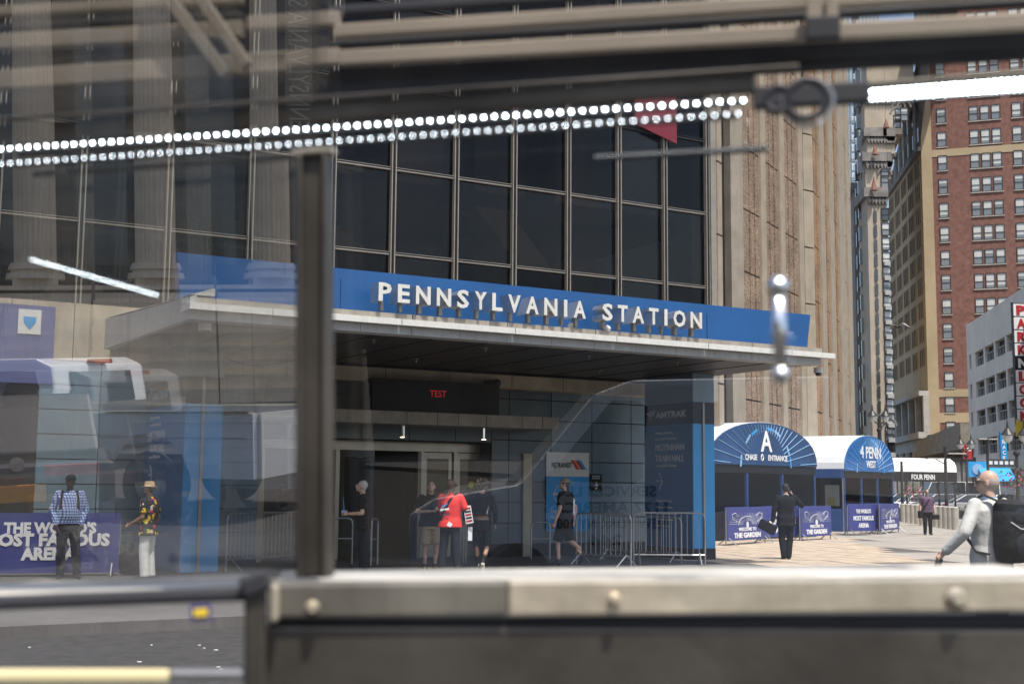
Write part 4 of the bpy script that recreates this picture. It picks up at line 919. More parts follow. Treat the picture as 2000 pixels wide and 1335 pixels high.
# ---------------- vehicles ----------------
def car(p,ang,lab,paint,L=4.6,W=1.8,Hh=1.45,kind='car',cat='car',nm='parked_car',grp='cars waiting beyond the bollards'):
    t=thing(nm,lab,cat,p,ang,grp); h=W/2; k=Hh/1.45
    if kind=='car': body=[(-L/2,.35),(-L/2+.05,.75),(-L/2+.9,.92),(L/2-.8,.95),(L/2,.8),(L/2,.35)]; cab=[(-L/2+1.0,.9*1),(-L/2+1.75,Hh),(L/2-1.5,Hh),(L/2-.6,.93)]
    elif kind=='suv': body=[(-L/2,.4),(-L/2+.02,.95),(-L/2+1.0,1.08),(L/2-.05,1.1),(L/2,.9),(L/2,.4)]; cab=[(-L/2+1.05,1.07),(-L/2+1.8,Hh),(L/2-.5,Hh),(L/2-.08,1.09)]
    else: body=[(-L/2,.4),(-L/2+.05,1.1),(-L/2+.5,1.25),(L/2,1.25),(L/2,.4)]; cab=[(-L/2+.45,1.24),(-L/2+1.0,Hh),(L/2-.02,Hh),(L/2-.0,1.24)]
    MB().prism(body,-h,h).build('body',paint,t,bev=.07); 
    mb=MB(); ci=[(x,z) for x,z in cab]; mb.rings([[(x,-h+.06+.16*(z-cab[0][1])/(Hh-cab[0][1]),z) for x,z in ci],[(x,h-.06-.16*(z-cab[0][1])/(Hh-cab[0][1]),z) for x,z in ci]]); mb.build('greenhouse',C['cglass'],t)
    x0,x1=cab[1][0],cab[2][0]; MB().box(x0-.02,x1+.02,-h+.2,h-.2,Hh-.01,Hh+.05).build('roof',paint,t,bev=.02)
    for s in (-1,1):
        for f in (cab[0][0]+.02,(x0+x1)/2,x1+.05):
            pass
        MB().tube((cab[0][0],s*(h-.07),cab[0][1]),(cab[1][0],s*(h-.2),Hh),.035).tube((cab[3][0],s*(h-.07),cab[3][1]),(cab[2][0],s*(h-.2),Hh),.045).tube(((x0+x1)/2,s*(h-.06),cab[0][1]),((x0+x1)/2,s*(h-.2),Hh),.035).build('roof_pillar',paint,t)
        for x in (-L/2+.85,L/2-.85):
            w_=MB(Matrix.Translation((x,s*(h-.11),.33))).tube((0,-.11,0),(0,.11,0),.33,.33,18).build('wheel',C['tyre'],t); MB(Matrix.Translation((x,s*(h-.11),.33))).tube((0,-.115,0),(0,.115,0),.19,.19,12).build('rim',C['chrome'],w_)
        MB().box(-L/2-.01,-L/2+.08,s*(h-.45),s*(h-.12),.62,.78).build('headlight',C['blind'],t); MB().box(L/2-.08,L/2+.012,s*(h-.4),s*(h-.1),.68,.85).build('tail_light',C['tail'],t); MB().ball((cab[0][0]+.25,s*(h+.1),1.0),.09,.07,.08).build('wing_mirror',paint,t)
    return t
car(foot(1905,88),R(175),'silver saloon car glimpsed behind the bald man',C['cars'])
car(foot(1793,92),R(5),'white saloon car behind the bollards left of the purple shirt',C['carw'])
car(foot(1757,96),R(8),'grey saloon car in the shade of the white awning',C['carg'])
car(foot(1835,90),R(2),'pale silver car directly behind the dark lamp post',C['cars'])
car(foot(1865,96),R(0),'white box van stopped beyond the bollards',C['carw'],6.0,2.1,2.35,'van','van','box_van')
car(foot(1965,62),R(185),'dark grey green car beside the black backpack at the right edge',C['carg'],4.6,1.85,1.5)
car(foot(2010,70),R(185),'white car at the right frame edge behind the dark one',C['carw'])
# pigeon
p=at(1755,638,45); t=thing('pigeon','dark pigeon in flight in front of the tan brick wall','bird',p,R(30))
MB().ball((0,0,0),.16,.06,.06,10,6).ball((-.15,0,.03),.05,.04,.04).build('bird_body',C['dark'],t,smooth=True); MB().rings([[(.12,-.04,0),(.26,-.06,-.01),(.26,.06,-.01),(.12,.04,0)],[(.12,-.03,.012),(.26,-.05,.0),(.26,.05,.0),(.12,.03,.012)]]).build('bird_tail',C['dark'],t)
for s in (-1,1): MB().rings([[(-.06,s*.04,.03),(.08,s*.04,.03),(.08,s*.04,.04),(-.06,s*.04,.04)],[(-.1,s*.25,.1),(.06,s*.25,.1),(.06,s*.25,.108),(-.1,s*.25,.108)],[(.02,s*.45,-.05),(.08,s*.44,-.05),(.08,s*.44,-.045),(.02,s*.45,-.045)]]).build('wing',C['grime'],t)
# ---------------- people ----------------
def remesh(mb,name,m,parent,vox,sm=2):
    me=mb.mesh(name); o=bpy.data.objects.new(name,me); col.objects.link(o)
    a=o.modifiers.new('r','REMESH'); a.mode='VOXEL'; a.voxel_size=vox; a.use_smooth_shade=True
    b=o.modifiers.new('s','SMOOTH'); b.iterations=sm; b.factor=.5
    dg=bpy.context.evaluated_depsgraph_get(); ev=o.evaluated_get(dg); m2=bpy.data.meshes.new_from_object(ev); bpy.data.objects.remove(o); bpy.data.meshes.remove(me)
    m2.materials.clear(); m2.materials.append(m); m2.polygons.foreach_set('use_smooth',[True]*len(m2.polygons)); m2.name=name
    return link(bpy.data.objects.new(name,m2),parent)
def checks(name,c1,c2,s):
    m=mat(name,c1,.8,0,.05,9,.4,14); N=m.node_tree.nodes; L=m.node_tree.links; b=N['Principled BSDF']; tc=[x for x in N if x.type=='TEX_COORD'][0]
    sp=N.new('ShaderNodeSeparateXYZ'); L.new(tc.outputs['Object'],sp.inputs[0]); outs=[]
    ad=N.new('ShaderNodeMath'); ad.operation='ADD'; L.new(sp.outputs[0],ad.inputs[0]); L.new(sp.outputs[1],ad.inputs[1])
    for src in (ad.outputs[0],sp.outputs[2]):
        mu=N.new('ShaderNodeMath'); mu.operation='MULTIPLY'; mu.inputs[1].default_value=s; L.new(src,mu.inputs[0]); fr=N.new('ShaderNodeMath'); fr.operation='FRACT'; L.new(mu.outputs[0],fr.inputs[0]); g=N.new('ShaderNodeMath'); g.operation='GREATER_THAN'; g.inputs[1].default_value=.62; L.new(fr.outputs[0],g.inputs[0]); outs.append(g)
    a=N.new('ShaderNodeMath'); a.operation='MAXIMUM'; L.new(outs[0].outputs[0],a.inputs[0]); L.new(outs[1].outputs[0],a.inputs[1]); mx=N.new('ShaderNodeMix'); mx.data_type='RGBA'; mx.inputs[6].default_value=(*c1,1); mx.inputs[7].default_value=(*c2,1); L.new(a.outputs[0],mx.inputs[0]); L.new(mx.outputs[2],b.inputs['Base Color']); return m
def floral(name):
    m=mat(name,(.02,.02,.03),.8,0,.05,9,.4,14); N=m.node_tree.nodes; L=m.node_tree.links; b=N['Principled BSDF']; tc=[x for x in N if x.type=='TEX_COORD'][0]
    n=N.new('ShaderNodeTexNoise'); n.inputs['Scale'].default_value=14; L.new(tc.outputs['Object'],n.inputs['Vector']); ad=N.new('ShaderNodeMix'); ad.data_type='RGBA'; ad.blend_type='LINEAR_LIGHT'; ad.inputs[0].default_value=.06
    L.new(tc.outputs['Object'],ad.inputs[6]); L.new(n.outputs['Color'],ad.inputs[7])
    v=N.new('ShaderNodeTexVoronoi'); v.inputs['Scale'].default_value=11; L.new(ad.outputs[2],v.inputs['Vector'])
    r=N.new('ShaderNodeValToRGB'); r.color_ramp.interpolation='CONSTANT'; cs=[(0,(.7,.45,.03)),(.18,(.012,.015,.025)),(.38,(.55,.03,.12)),(.52,(.04,.10,.03)),(.68,(.65,.6,.45)),(.78,(.015,.018,.03)),(.9,(.75,.5,.05))]
    e=r.color_ramp.elements; e[0].position=0; e[0].color=(*cs[0][1],1); e[1].position=cs[1][0]; e[1].color=(*cs[1][1],1)
    for p_,c_ in cs[2:]: q=e.new(p_); q.color=(*c_,1)
    s=N.new('ShaderNodeSeparateColor'); L.new(v.outputs['Color'],s.inputs[0]); L.new(s.outputs[0],r.inputs[0])
    g=N.new('ShaderNodeMath'); g.operation='LESS_THAN'; g.inputs[1].default_value=.45; L.new(v.outputs['Distance'],g.inputs[0]); mx=N.new('ShaderNodeMix'); mx.data_type='RGBA'; mx.inputs[6].default_value=(.012,.015,.025,1); L.new(r.outputs[0],mx.inputs[7]); L.new(g.outputs[0],mx.inputs[0]); L.new(mx.outputs[2],b.inputs['Base Color']); return m
C['check']=checks('checked_shirt',(.42,.5,.66),(.04,.08,.28),21); C['floral']=floral('floral_shirt')
def person(label,p,face,H=1.75,skin='skin',top='cloth',bot='cloth',hair='haird',sleeve='short',legs='long',fat=1.0,lean=0,
           pose={},headyaw=0,headpitch=0,headroll=0,hairkind='short',hat=None,glasses=False,beard=False,vox=.013,untuck=True,belt=None,hem=.86,collar=False,coat=False,openback=False,top_off=0):
    t=thing('person',label,'person',p,face)
    k=H/1.76; J=dict(hL=(-.09,0,.93),hR=(.09,0,.93),kL=(-.10,.02,.50),kR=(.10,.02,.50),aL=(-.10,-.02,.08),aR=(.10,-.02,.08),tL=(-.12,.17,.03),tR=(.12,.17,.03),
        sL=(-.185,0,1.425),sR=(.185,0,1.425),eL=(-.25,-.03,1.14),eR=(.25,-.03,1.14),wL=(-.27,.05,.90),wR=(.27,.05,.90))
    J.update(pose); 
    for q in J: J[q]=V(J[q])
    ln=Matrix.Rotation(-R(lean),3,'X')
    def up(v): v=V(v); o=V((0,0,.95)); return ln@(v-o)+o
    for q in ('sL','sR','eL','eR','wL','wR'): J[q]=up(J[q])
    K=Matrix.Scale(k,4)
    def ring(z,w,d,y=0,n=20,e=0):
        c=V((0,y,z)); r=[]
        for i in range(n):
            a=2*math.pi*i/n; q=V(((w+e)*math.copysign(abs(math.cos(a))**.85,math.cos(a)),y+(d+e)*math.copysign(abs(math.sin(a))**.9,math.sin(a)),z)); r.append(up(q) if z>.95 else q)
        return r
    f=fat; bel=max(0,f-1); BU=1.12
    TS=[(.88,.165*f,.11,0),(.96,.168*f,.115,0),(1.05,.15*f,.10+.12*bel,.5*bel*.3),(1.15,.152*f,.105+.16*bel,.08*bel),(1.28,.172,.115+.04*bel,0),(1.38,.178,.105,-.005),(1.43,.15,.085,-.01),(1.465,.085,.06,-.012)]
    # body
    b=MB(K)
    b.rings([ring(z,w*.93,d*.9,y) for z,w,d,y in TS]); b.tube(up((0,-.01,1.44)),up((0,.012,1.56)),.058,.054,12)
    for s in 'LR':
        b.cap(J['h'+s],J['k'+s],.075,.052,12); b.cap(J['k'+s],J['k'+s]*.45+J['a'+s]*.65+V((0,-.012,0)),.055,.042,12); b.cap(J['k'+s]*.4+J['a'+s]*.6,J['a'+s],.045,.036,12); b.cap(J['a'+s]+V((0,.0,-.02)),J['t'+s]*.8+J['a'+s]*.2,.038,.03,10)
        b.cap(J['s'+s],J['e'+s],.053,.043,12); b.cap(J['e'+s],J['w'+s],.044,.028,12)
    # hands: palm, four fingers of different length, thumb
    for s,sg in (('L',-1),('R',1)):
        w_=J['w'+s]; d=(w_-J['e'+s]).normalized(); side=V((0,1,0)) if abs(d.y)<.8 else V((0,0,1)); side=(side-d*side.dot(d)).normalized(); pn=d.cross(side)*sg
        pe=w_+d*.085; b.cap(w_,pe,.028,.036,10,.5,side)
        for q,(o,l) in enumerate(((-.027,.062),(-.009,.075),(.01,.07),(.028,.055))):
            r0=pe+side*o; m1=r0+d*l*.5-pn*.008; m2=m1+d*l*.4-pn*.022; b.cap(r0-d*.02,m1,.0095,.009,6); b.cap(m1,m2,.009,.0075,6)
        t0=w_+d*.03+side*.028; b.cap(t0,t0+side*.03+d*.025-pn*.01,.012,.011,6); b.cap(t0+side*.03+d*.025-pn*.01,t0+side*.035+d*.055-pn*.02,.011,.009,6)
    # head
    hc=V((0,.02,1.635)); HM=Matrix.Translation(up(hc))@Matrix.Rotation(-R(lean)*.5,4,'X')@Matrix.Rotation(R(headyaw),4,'Z')@Matrix.Rotation(R(headroll),4,'Y')@Matrix.Rotation(-R(headpitch),4,'X')
    hb=MB(K@HM); hb.ball((0,-.012,.028),.077,.094,.097,16,12).ball((0,.012,-.03),.062,.078,.085,14,10).ball((0,.045,-.085),.036,.034,.026,10,6)
    hb.tube((0,.085,.022),(0,.112,-.022),.009,.014,8); hb.ball((0,.108,-.026),.016,.014,.012,8,5); hb.ball((.03,.082,.032),.026,.012,.009,8,5).ball((-.03,.082,.032),.026,.012,.009,8,5); hb.ball((0,.09,-.056),.023,.012,.007,8,5).ball((0,.088,-.066),.02,.011,.007,8,5)
    for s in (-1,1): hb.ball((s*.077,-.005,-.005),.011,.022,.034,8,6)
    n0=len(b.v); b.v+=hb.v; b.f+=[tuple(i+n0 for i in fc) for fc in hb.f]
    remesh(b,'body',C[skin],t,vox*.8*k,1)
    for s in (-1,1): MB(K@HM).ball((s*.03,.0865,.013),.012,.007,.007,8,6).build('eye',C['haird'],t,smooth=True)
    MB(K@HM).ball((0,.0995,-.061),.019,.004,.0035,8,5).build('mouth',C['red'] if skin=='skin' else C['haird'],t,smooth=True)
    # hair
    if hairkind=='short': h=MB(K@HM); h.ball((0,-.018,.036),.081,.094,.094,16,10,-.1,1).ball((0,-.045,.005),.074,.06,.075,12,8); remesh(h,'hair',C[hair],t,.011,1)
    if hairkind=='bald': 
        h=MB(K@HM); h.ball((0,-.024,.012),.0795,.088,.088,16,10); remesh(h,'hair',C['stub'],t,.009,1)
    if hairkind=='long': h=MB(K@HM); h.ball((0,-.022,.03),.088,.1,.1,16,10).ball((0,-.07,-.1),.07,.04,.14,12,8); remesh(h,'hair',C[hair],t,.011,1)
    if hairkind=='dreads':
        h=MB(K@HM); r=random.Random(3); h.ball((0,-.02,.03),.086,.1,.095,14,8)
        for i in range(46):
            a=r.random()*6.28; e=r.random()*1.2; d=V((math.cos(a)*math.cos(e),math.sin(a)*math.cos(e)-.1,math.sin(e))); p0_=V((0,-.02,.03))+d*.08; p1_=p0_+d*.05+V((0,0,.02)); h.path([p0_,p1_,p1_+V((d.x*.03,d.y*.03,-.04))],.011,5)
        h.build('hair',C['haird'],t)
        h=MB(K@HM)
        for i in range(30):
            a=r.random()*6.28; e=.3+r.random()*.9; d=V((math.cos(a)*math.cos(e),math.sin(a)*math.cos(e)-.1,math.sin(e))); p0_=V((0,-.02,.035))+d*.12; h.tube(p0_,p0_+d*.03+V((0,0,.012)),.008,.005,5)
        h.build('hair_tips',C['straw'],t)
    if beard: h=MB(K@HM); h.ball((0,.04,-.07),.058,.05,.045,12,8,-1,.55); remesh(h,'beard',C['haird'],t,.011,1)
    if hat and hat[0]=='cap':
        h=MB(K@HM); h.ball((0,-.015,.04),.089,.105,.096,18,10,0,1); h.build('cap',C[hat[1]],t,smooth=True)
        b2=MB(K@HM@Matrix.Translation((0,.06 if hat[2]>0 else -.08,.045))); b2.rings([[(x*.075,(y)*.11*hat[2],z) for x,y in [(math.cos(a),math.sin(a)) for a in [math.pi*i/10 for i in range(11)]]] for z in (0,.008)]); b2.build('cap_peak',C[hat[1]],t)
    if hat and hat[0]=='straw':
        h=MB(K@HM); h.rings([[(r_*math.cos(a),r_*1.12*math.sin(a)-.01,z) for a in [2*math.pi*i/20 for i in range(20)]] for r_,z in ((.13,.045),(.135,.055),(.088,.06),(.088,.09),(.08,.14),(.05,.15))]); h.build('straw_hat',C['straw'],t,smooth=False)
        MB(K@HM).tube((0,-.01,.062),(0,-.01,.085),.093,.091,18).build('hat_band',C['whitec'],t)
    if glasses:
        g=MB(K@HM); 
        for s in (-1,1): g.ball((s*.033,.097,.012),.03,.01,.021,10,6); g.tube((s*.06,.09,.02),(s*.082,-.01,.015),.004)
        g.build('sunglasses',C['black'],t)
    # top
    if top:
        b=MB(K); h0=hem if untuck else .93
        rs=[(h0,.172*f+.012,.122,0)]+[x for x in TS if x[0]>h0+.02]; rs=[(z,w*(BU if z<1.42 else 1.06),d*BU,y) for z,w,d,y in rs]
        b.rings([ring(z,w,d,y,e=.018 if not coat else .03) for z,w,d,y in rs]); b.tube(up((0,-.012,1.45)),up((0,-.004,1.5)),.075,.066,14)
        for s in 'LR':
            b.ball(J['s'+s],.07+.006*coat)
            e=J['e'+s]; so_=J['s'+s]; w_=J['w'+s]
            if sleeve=='short': b.tube(so_,so_*.25+e*.75,.076,.078,12)
            elif sleeve=='long': b.cap(so_,e,.07+.004*coat,.058+.004*coat,12); b.cap(e,e*.08+w_*.92,.052+.008*coat,.036+.012*coat,12)
        if top_off: pass
        remesh(b,'coat' if coat else 'shirt',C[top],t,vox*k,2)
        if collar: MB(K).rings([[up(((.07+.0*j)*math.cos(a),-.008+(.06)*math.sin(a),1.475+j*.035)) for a in [2*math.pi*i/14 for i in range(14)]] for j in range(2)]).build('collar',C[collar],t)
    # trousers
    b=MB(K); b.rings([ring(z,w,d,0,e=.012) for z,w,d in ((.80,.165*f,.12),(.88,.178*f,.122),(.95,.166*f,.112),(1.0,.158*f,.108+.06*bel))])
    for s in 'LR':
        h_,kn,a_=J['h'+s],J['k'+s],J['a'+s]
        if legs=='long': b.cap(h_+V((0,0,-.05)),kn,.102,.08,12); b.cap(kn,a_+V((0,-.005,.0)),.08,.066,12)
        elif legs=='wide': b.cap(h_+V((0,0,-.05)),kn,.105,.095,12); b.tube(kn,a_+V((0,0,-.02)),.095,.095,12)
        elif legs=='shorts': b.tube(h_+V((0,0,-.02)),kn*1.0+V((0,0,-.0)),.108,.108,12)
        elif legs=='slim': b.cap(h_+V((0,0,-.05)),kn,.085,.06,12); b.cap(kn,a_,.06,.045,12)
    remesh(b,'shorts' if legs=='shorts' else 'trousers',C[bot],t,vox*k,2)
    for s in 'LR':
        a_,to=J['a'+s],J['t'+s]; d=(to-a_); d.z=0 if abs(d.z)<.1 else d.z; b=MB(K); b.cap(a_+V((0,0,-.005))-d*.15,to,.045,.038,10,.9); b.cap(a_+V((0,0,.02)),a_-V((0,0,.03)),.045,.05,10)
        if legs=='shorts': b.cap(a_,a_+V((0,0,.05)),.042,.042,10)
        sh=remesh(b,'shoe',C['shoe'],t,.013,1)
    return t,J,K,up,k
def strapline(pts,r,m,t,nm,K): 
    mb=MB(K); 
    for a,b in zip(pts[:-1],pts[1:]): mb.tube(a,b,r,r,6,.35)
    return mb.build(nm,m,t)
def feetp(u,D): return foot(u,D)
# 1 checked shirt
t,J,K,up,k=person('man in a checked blue shirt and dark cap standing before the long navy banner',foot(137,22.9),R(-160),1.83,'skind','check','clothd',sleeve='long',untuck=False,fat=1.16,hat=('cap','cloth',1),headyaw=-22,
  pose=dict(wL=(-.2,.13,.90),eL=(-.28,-.0,1.15),wR=(.2,.14,.9),eR=(.28,0,1.15),kL=(-.13,.02,.5),aL=(-.17,0,.08),tL=(-.2,.17,.03)),collar='check')
for s in (-1,1): strapline([up((s*.11,-.13,1.2)),up((s*.12,-.09,1.42)),up((s*.115,.0,1.485)),up((s*.125,.1,1.42)),up((s*.145,.15,1.2)),up((s*.16,.04,1.08))],.022,C['cloth'],t,'backpack_strap',K)
# 2 floral
t,J,K,up,k=person('man in a straw hat, dark floral shirt and white trousers beside the left blue pillar',foot(293,22.9),R(78),1.70,'skinm','floral','whitec',sleeve='short',legs='wide',fat=1.12,hat=('straw',),hem=.8,beard=True,
  pose=dict(wR=(.2,.06,.86),eR=(.25,-.06,1.13),wL=(-.2,.26,1.0),eL=(-.25,0,1.13)))
# bag
p=foot(255,24.0); b_=thing('duffel_bag','black bag on the ground behind the man in white trousers','bag',p,.3); mb=MB(); mb.ball((0,0,.26),.22,.16,.27,12,8).ball((.06,.02,.14),.26,.18,.15,12,8); remesh(mb,'bag_body',C['cloth'],b_,.02,2); MB().path([(-.1,0,.5),(-.05,0,.6),(.05,0,.6),(.1,0,.5)],.012).build('bag_handle',C['cloth'],b_)
# 3 shadowy man
person('man in a dark cap half hidden in the dark left doorway behind the barrier',foot(546,30.2),R(-100),1.70,'skinm','cloth','cloth',sleeve='long',hat=('cap','cloth',1),lean=8,pose=dict(wR=(.2,.28,1.1),eR=(.25,.05,1.13)))
# 4 grey haired
t,J,K,up,k=person('grey haired man in a black T-shirt holding a small bundle by the open door',foot(712,25.2),R(97),1.79,'skin','cloth','clothd',hair='hairg',sleeve='short',fat=1.14,headpitch=-22,lean=3,legs='wide',hem=.84,
  pose=dict(eL=(-.24,.03,1.13),wL=(-.17,.28,1.13),eR=(.24,.03,1.13),wR=(.15,.28,1.13)))
q=K@up((0,.36,1.15)); MB(Matrix.Translation(q)).box(-.05,.06,-.05,.06,-.03,.05).path([(0,0,.05),(-.01,.04,.3),(.01,.02,.05)],.004,4).build('held_bundle',C['rays'],t)
# 5 khaki shorts
t,J,K,up,k=person('man in a black polo shirt and khaki shorts looking down at his phone',foot(842,26.3),R(-165),1.79,'skin','cloth','khaki',sleeve='short',legs='shorts',fat=1.14,headpitch=-25,headyaw=-15,
  pose=dict(eL=(-.25,.02,1.13),wL=(-.12,.24,1.19),eR=(.27,-.02,1.14),wR=(.04,.23,1.16),kL=(-.12,.04,.5),kR=(.11,.02,.5)))
MB(K).box(-.06,.02,.29,.30,1.2,1.33).build('phone',C['black'],t)
# 6 red shirt
t,J,K,up,k=person('bald man in a red T-shirt with a black sling strap, seen from behind',foot(880,25.0),R(-14),1.82,'skind','redc','clothd',sleeve='short',fat=1.05,hairkind='none',headyaw=-25,glasses=True,lean=2,
  pose=dict(eR=(.3,.05,1.13),wR=(.33,.1,.86),eL=(-.2,.12,1.15),wL=(-.05,.3,1.15),kL=(-.12,0,.5),kR=(.12,.0,.5),aL=(-.15,-.03,.08),aR=(.17,-.02,.08),tR=(.22,.15,.03)))
strapline([up((.12,-.03,1.5)),up((.04,-.15,1.38)),up((-.1,-.16,1.12)),up((-.17,-.1,.98))],.022,C['cloth'],t,'sling_strap',K)
MB(K).add([up(p_) for p_ in ((-.15,-.158,1.2),(-.02,-.165,1.27),(.0,-.165,1.31),(-.12,-.155,1.25))],[(0,1,2,3)]).build('shirt_print',C['bluep'],t)
MB(K).add([up(p_) for p_ in ((-.16,-.160,1.16),(.02,-.168,1.18),(.03,-.168,1.22),(-.14,-.16,1.2))],[(0,1,2,3)]).build('shirt_print',C['wtext'],t)
MB(K).add([up(p_) for p_ in ((-.1,-.160,1.07),(.04,-.166,1.09),(.04,-.166,1.12),(-.1,-.16,1.1))],[(0,1,2,3)]).build('shirt_print',C['purple'],t)
MB(K).add([(-.02,-.162,.9),(.06,-.168,.87),(.1,-.162,.93),(.02,-.158,.98)],[(0,1,2,3)]).build('pocket_paper',C['wtext'],t)
q=K@up((.37,.08,.74)); mb=MB(Matrix.Translation(q)@Matrix.Rotation(.3,4,'Z')); mb.box(-.04,.04,-.003,.003,-.12,.14); mb.build('leaflet',C['wtext'],t)
q=foot(913,24.9); sgn=MB(Matrix.Translation((.36,.02,1.14))@Matrix.Rotation(-.18,4,'Y')); sgn.box(-.075,.075,-.005,.005,-.17,.17); o=sgn.build('held_flyer',C['wtext'],t)
for r_ in range(5): MB(Matrix.Translation((.36,.02,1.14))@Matrix.Rotation(-.18,4,'Y')).box(-.06,.06,-.008,-.006,-.14+r_*.06,-.105+r_*.06).build('flyer_print',C['black'] if r_%2 else C['red'],t)
# 7 hoodie
t,J,K,up,k=person('person with bleached tipped locks in a black hooded top, back turned',foot(941,26.0),R(-4),1.80,'skinm','cloth','cloth',sleeve='long',hairkind='dreads',legs='slim',fat=.95,hem=1.08,headpitch=-12,
  pose=dict(eL=(-.34,-.02,1.2),wL=(-.36,.14,.98),eR=(.28,-.03,1.14),wR=(.26,.1,.92),kL=(-.1,.07,.52),aL=(-.04,-.08,.10),tL=(-.04,.06,.03),kR=(.12,-.02,.48),aR=(.06,-.26,.18),tR=(.06,-.2,.03)))
MB(K).rings([[up((.155*math.cos(a),-.0+.118*math.sin(a),z)) for a in [2*math.pi*i/16 for i in range(16)]] for z in (.99,1.03)]).build('waistband',C['capk'],t)
MB(K).add([up(p_) for p_ in ((.12,-.15,1.1),(.16,-.13,1.28),(.11,-.16,1.13))],[(0,1,2)]).build('white_hem',C['wtext'],t)
MB(K).cap((.06,-.29,.15),(.06,-.25,.0),.04,.035,8,.4,(1,0,0)).build('shoe_sole',C['sole'],t)
# 8 walker
t,J,K,up,k=person('man in a khaki cap, black printed T-shirt and black shorts walking past barriers',foot(1104,28.0),R(62),1.88,'skin','cloth','cloth',sleeve='short',legs='shorts',hat=('cap','capk',-1),hairkind='long',fat=1.03,headyaw=30,
  pose=dict(kL=(-.09,.12,.5),aL=(-.09,.1,.08),tL=(-.1,.28,.03),kR=(.09,-.07,.5),aR=(.09,-.36,.2),tR=(.09,-.28,.06),eL=(-.25,.0,1.14),wL=(-.27,.1,.88),eR=(.24,-.12,1.16),wR=(.2,-.1,.92)))
MB(K).rings([[(.04*(1+0)+.06*0+x,-.148+.0*z,z) for x,z in ((.02,1.02),(.1,1.03),(.11,1.33),(.03,1.36))],[(x,-.152,z) for x,z in ((.06,1.02),(.14,1.03),(.15,1.33),(.07,1.36))]]).build('shirt_print',C['gtext'],t)
# 9 suit
t,J,K,up,k=person('man in a black suit seen from behind with a phone at his ear',foot(1534,31.2),R(-4),1.82,'skin','cloth','cloth',hair='haird',sleeve='long',coat=True,hem=.78,collar='whitec',headroll=0,
  pose=dict(eL=(-.27,-.02,1.15),wL=(-.30,.0,.88),eR=(.38,.05,1.25),wR=(.17,.06,1.5),kR=(.09,.02,.5),aL=(-.06,0,.08),aR=(.05,-.02,.08),tL=(-.07,.17,.03),tR=(.07,.15,.03)))
MB(K).box(.10,.12,-.01,.05,1.56,1.7).build('phone',C['black'],t)
q=t.matrix_basis@(K@V((-.42,.0,.72))); b_=thing('folded_bag','dark folded bag held by the man in the black suit','bag',q,R(-4)); mb=MB(Matrix.Rotation(.5,4,'Y')); mb.box(-.24,.2,-.04,.04,-.1,.14); mb.build('bag_body',C['cloth'],b_,bev=.03); MB().path([(.0,0,.12),(.05,0,.2),(.12,0,.14)],.012).build('bag_handle',C['cloth'],b_)
# 10 purple
t,J,K,up,k=person('bearded man in a purple shirt with a cross-body strap standing in the open plaza',foot(1810,49.5),R(172),1.76,'skin','purple','cloth',sleeve='short',fat=1.12,glasses=True,beard=True,headroll=-10)
strapline([up((-.12,.0,1.5)),up((-.05,.15,1.35)),up((.1,.18,1.1)),up((.2,.1,.95))],.02,C['black'],t,'cross_strap',K)
q=t.matrix_basis@(K@V((.25,0,.8))); b_=thing('shoulder_bag','dark shoulder bag at the hip of the man in the purple shirt','bag',q,0); MB().box(-.08,.08,-.14,.14,-.16,.12).build('bag_body',C['cloth'],b_,bev=.03); MB().path([(0,-.1,.12),(0,0,.2),(0,.1,.12)],.01).build('bag_handle',C['cloth'],b_)
q=t.matrix_basis@(K@V((-.3,.05,.74))); b_=thing('carry_case','small dark case in the hand of the man in the purple shirt','bag',q,0); MB().box(-.13,.13,-.05,.05,-.14,.04).build('case_body',C['cloth'],b_,bev=.02); MB().path([(-.05,0,.04),(-.04,0,.09),(.04,0,.09),(.05,0,.04)],.008).build('case_handle',C['cloth'],b_)
# 11 blazer
t,J,K,up,k=person('balding man in a pale grey blazer and sunglasses walking at the right edge',foot(1932,13.0),R(25),1.87,'skin','blazer','cloth',hair='hairg',sleeve='long',coat=True,hem=.80,hairkind='bald',glasses=True,headyaw=38,vox=.012,collar='rays',
  pose=dict(eL=(-.34,-.02,1.18),wL=(-.42,.16,.99),eR=(.26,-.2,1.15),wR=(.27,-.2,.9)))
q=K@J['wL']; MB(Matrix.Translation(q+V((-.03,.07,-.12)))@Matrix.Rotation(.5,4,'X')).box(-.01,.01,-.035,.035,-.07,.07).build('phone',C['dark'],t,bev=.003)
bp_=thing('backpack','big black backpack worn by the man in the pale grey blazer','backpack',t.location,t.rotation_euler.z)
mb=MB(K); 
mb.rings([[(w_*math.copysign(abs(math.cos(a))**.7,math.cos(a))+.03,-.24+off+d_*math.copysign(abs(math.sin(a))**.7,math.sin(a)),z) for a in [2*math.pi*i/20 for i in range(20)]] for z,w_,d_,off in ((.90,.1,.06,.02),(.93,.16,.12,0),(1.05,.19,.15,-.02),(1.2,.19,.15,-.02),(1.35,.175,.13,0),(1.44,.15,.1,.03),(1.49,.09,.06,.05))]); remesh(mb,'pack_body',C['cloth'],bp_,.012,3)
mb=MB(K); mb.ball((.03,-.40,1.06),.14,.05,.13,14,8).ball((.03,-.36,1.32),.13,.05,.09,14,8); remesh(mb,'front_pocket',C['clothd'],bp_,.012,2)
for s in (-1,1): strapline([up((s*.1,-.2,1.47)),up((s*.13,-.05,1.53)),up((s*.15,.08,1.46)),up((s*.17,.15,1.3)),up((s*.18,.12,1.12)),up((s*.2,-.02,1.0)),up((s*.19,-.16,.98))],.026,C['cloth'],bp_,'shoulder_strap',K)
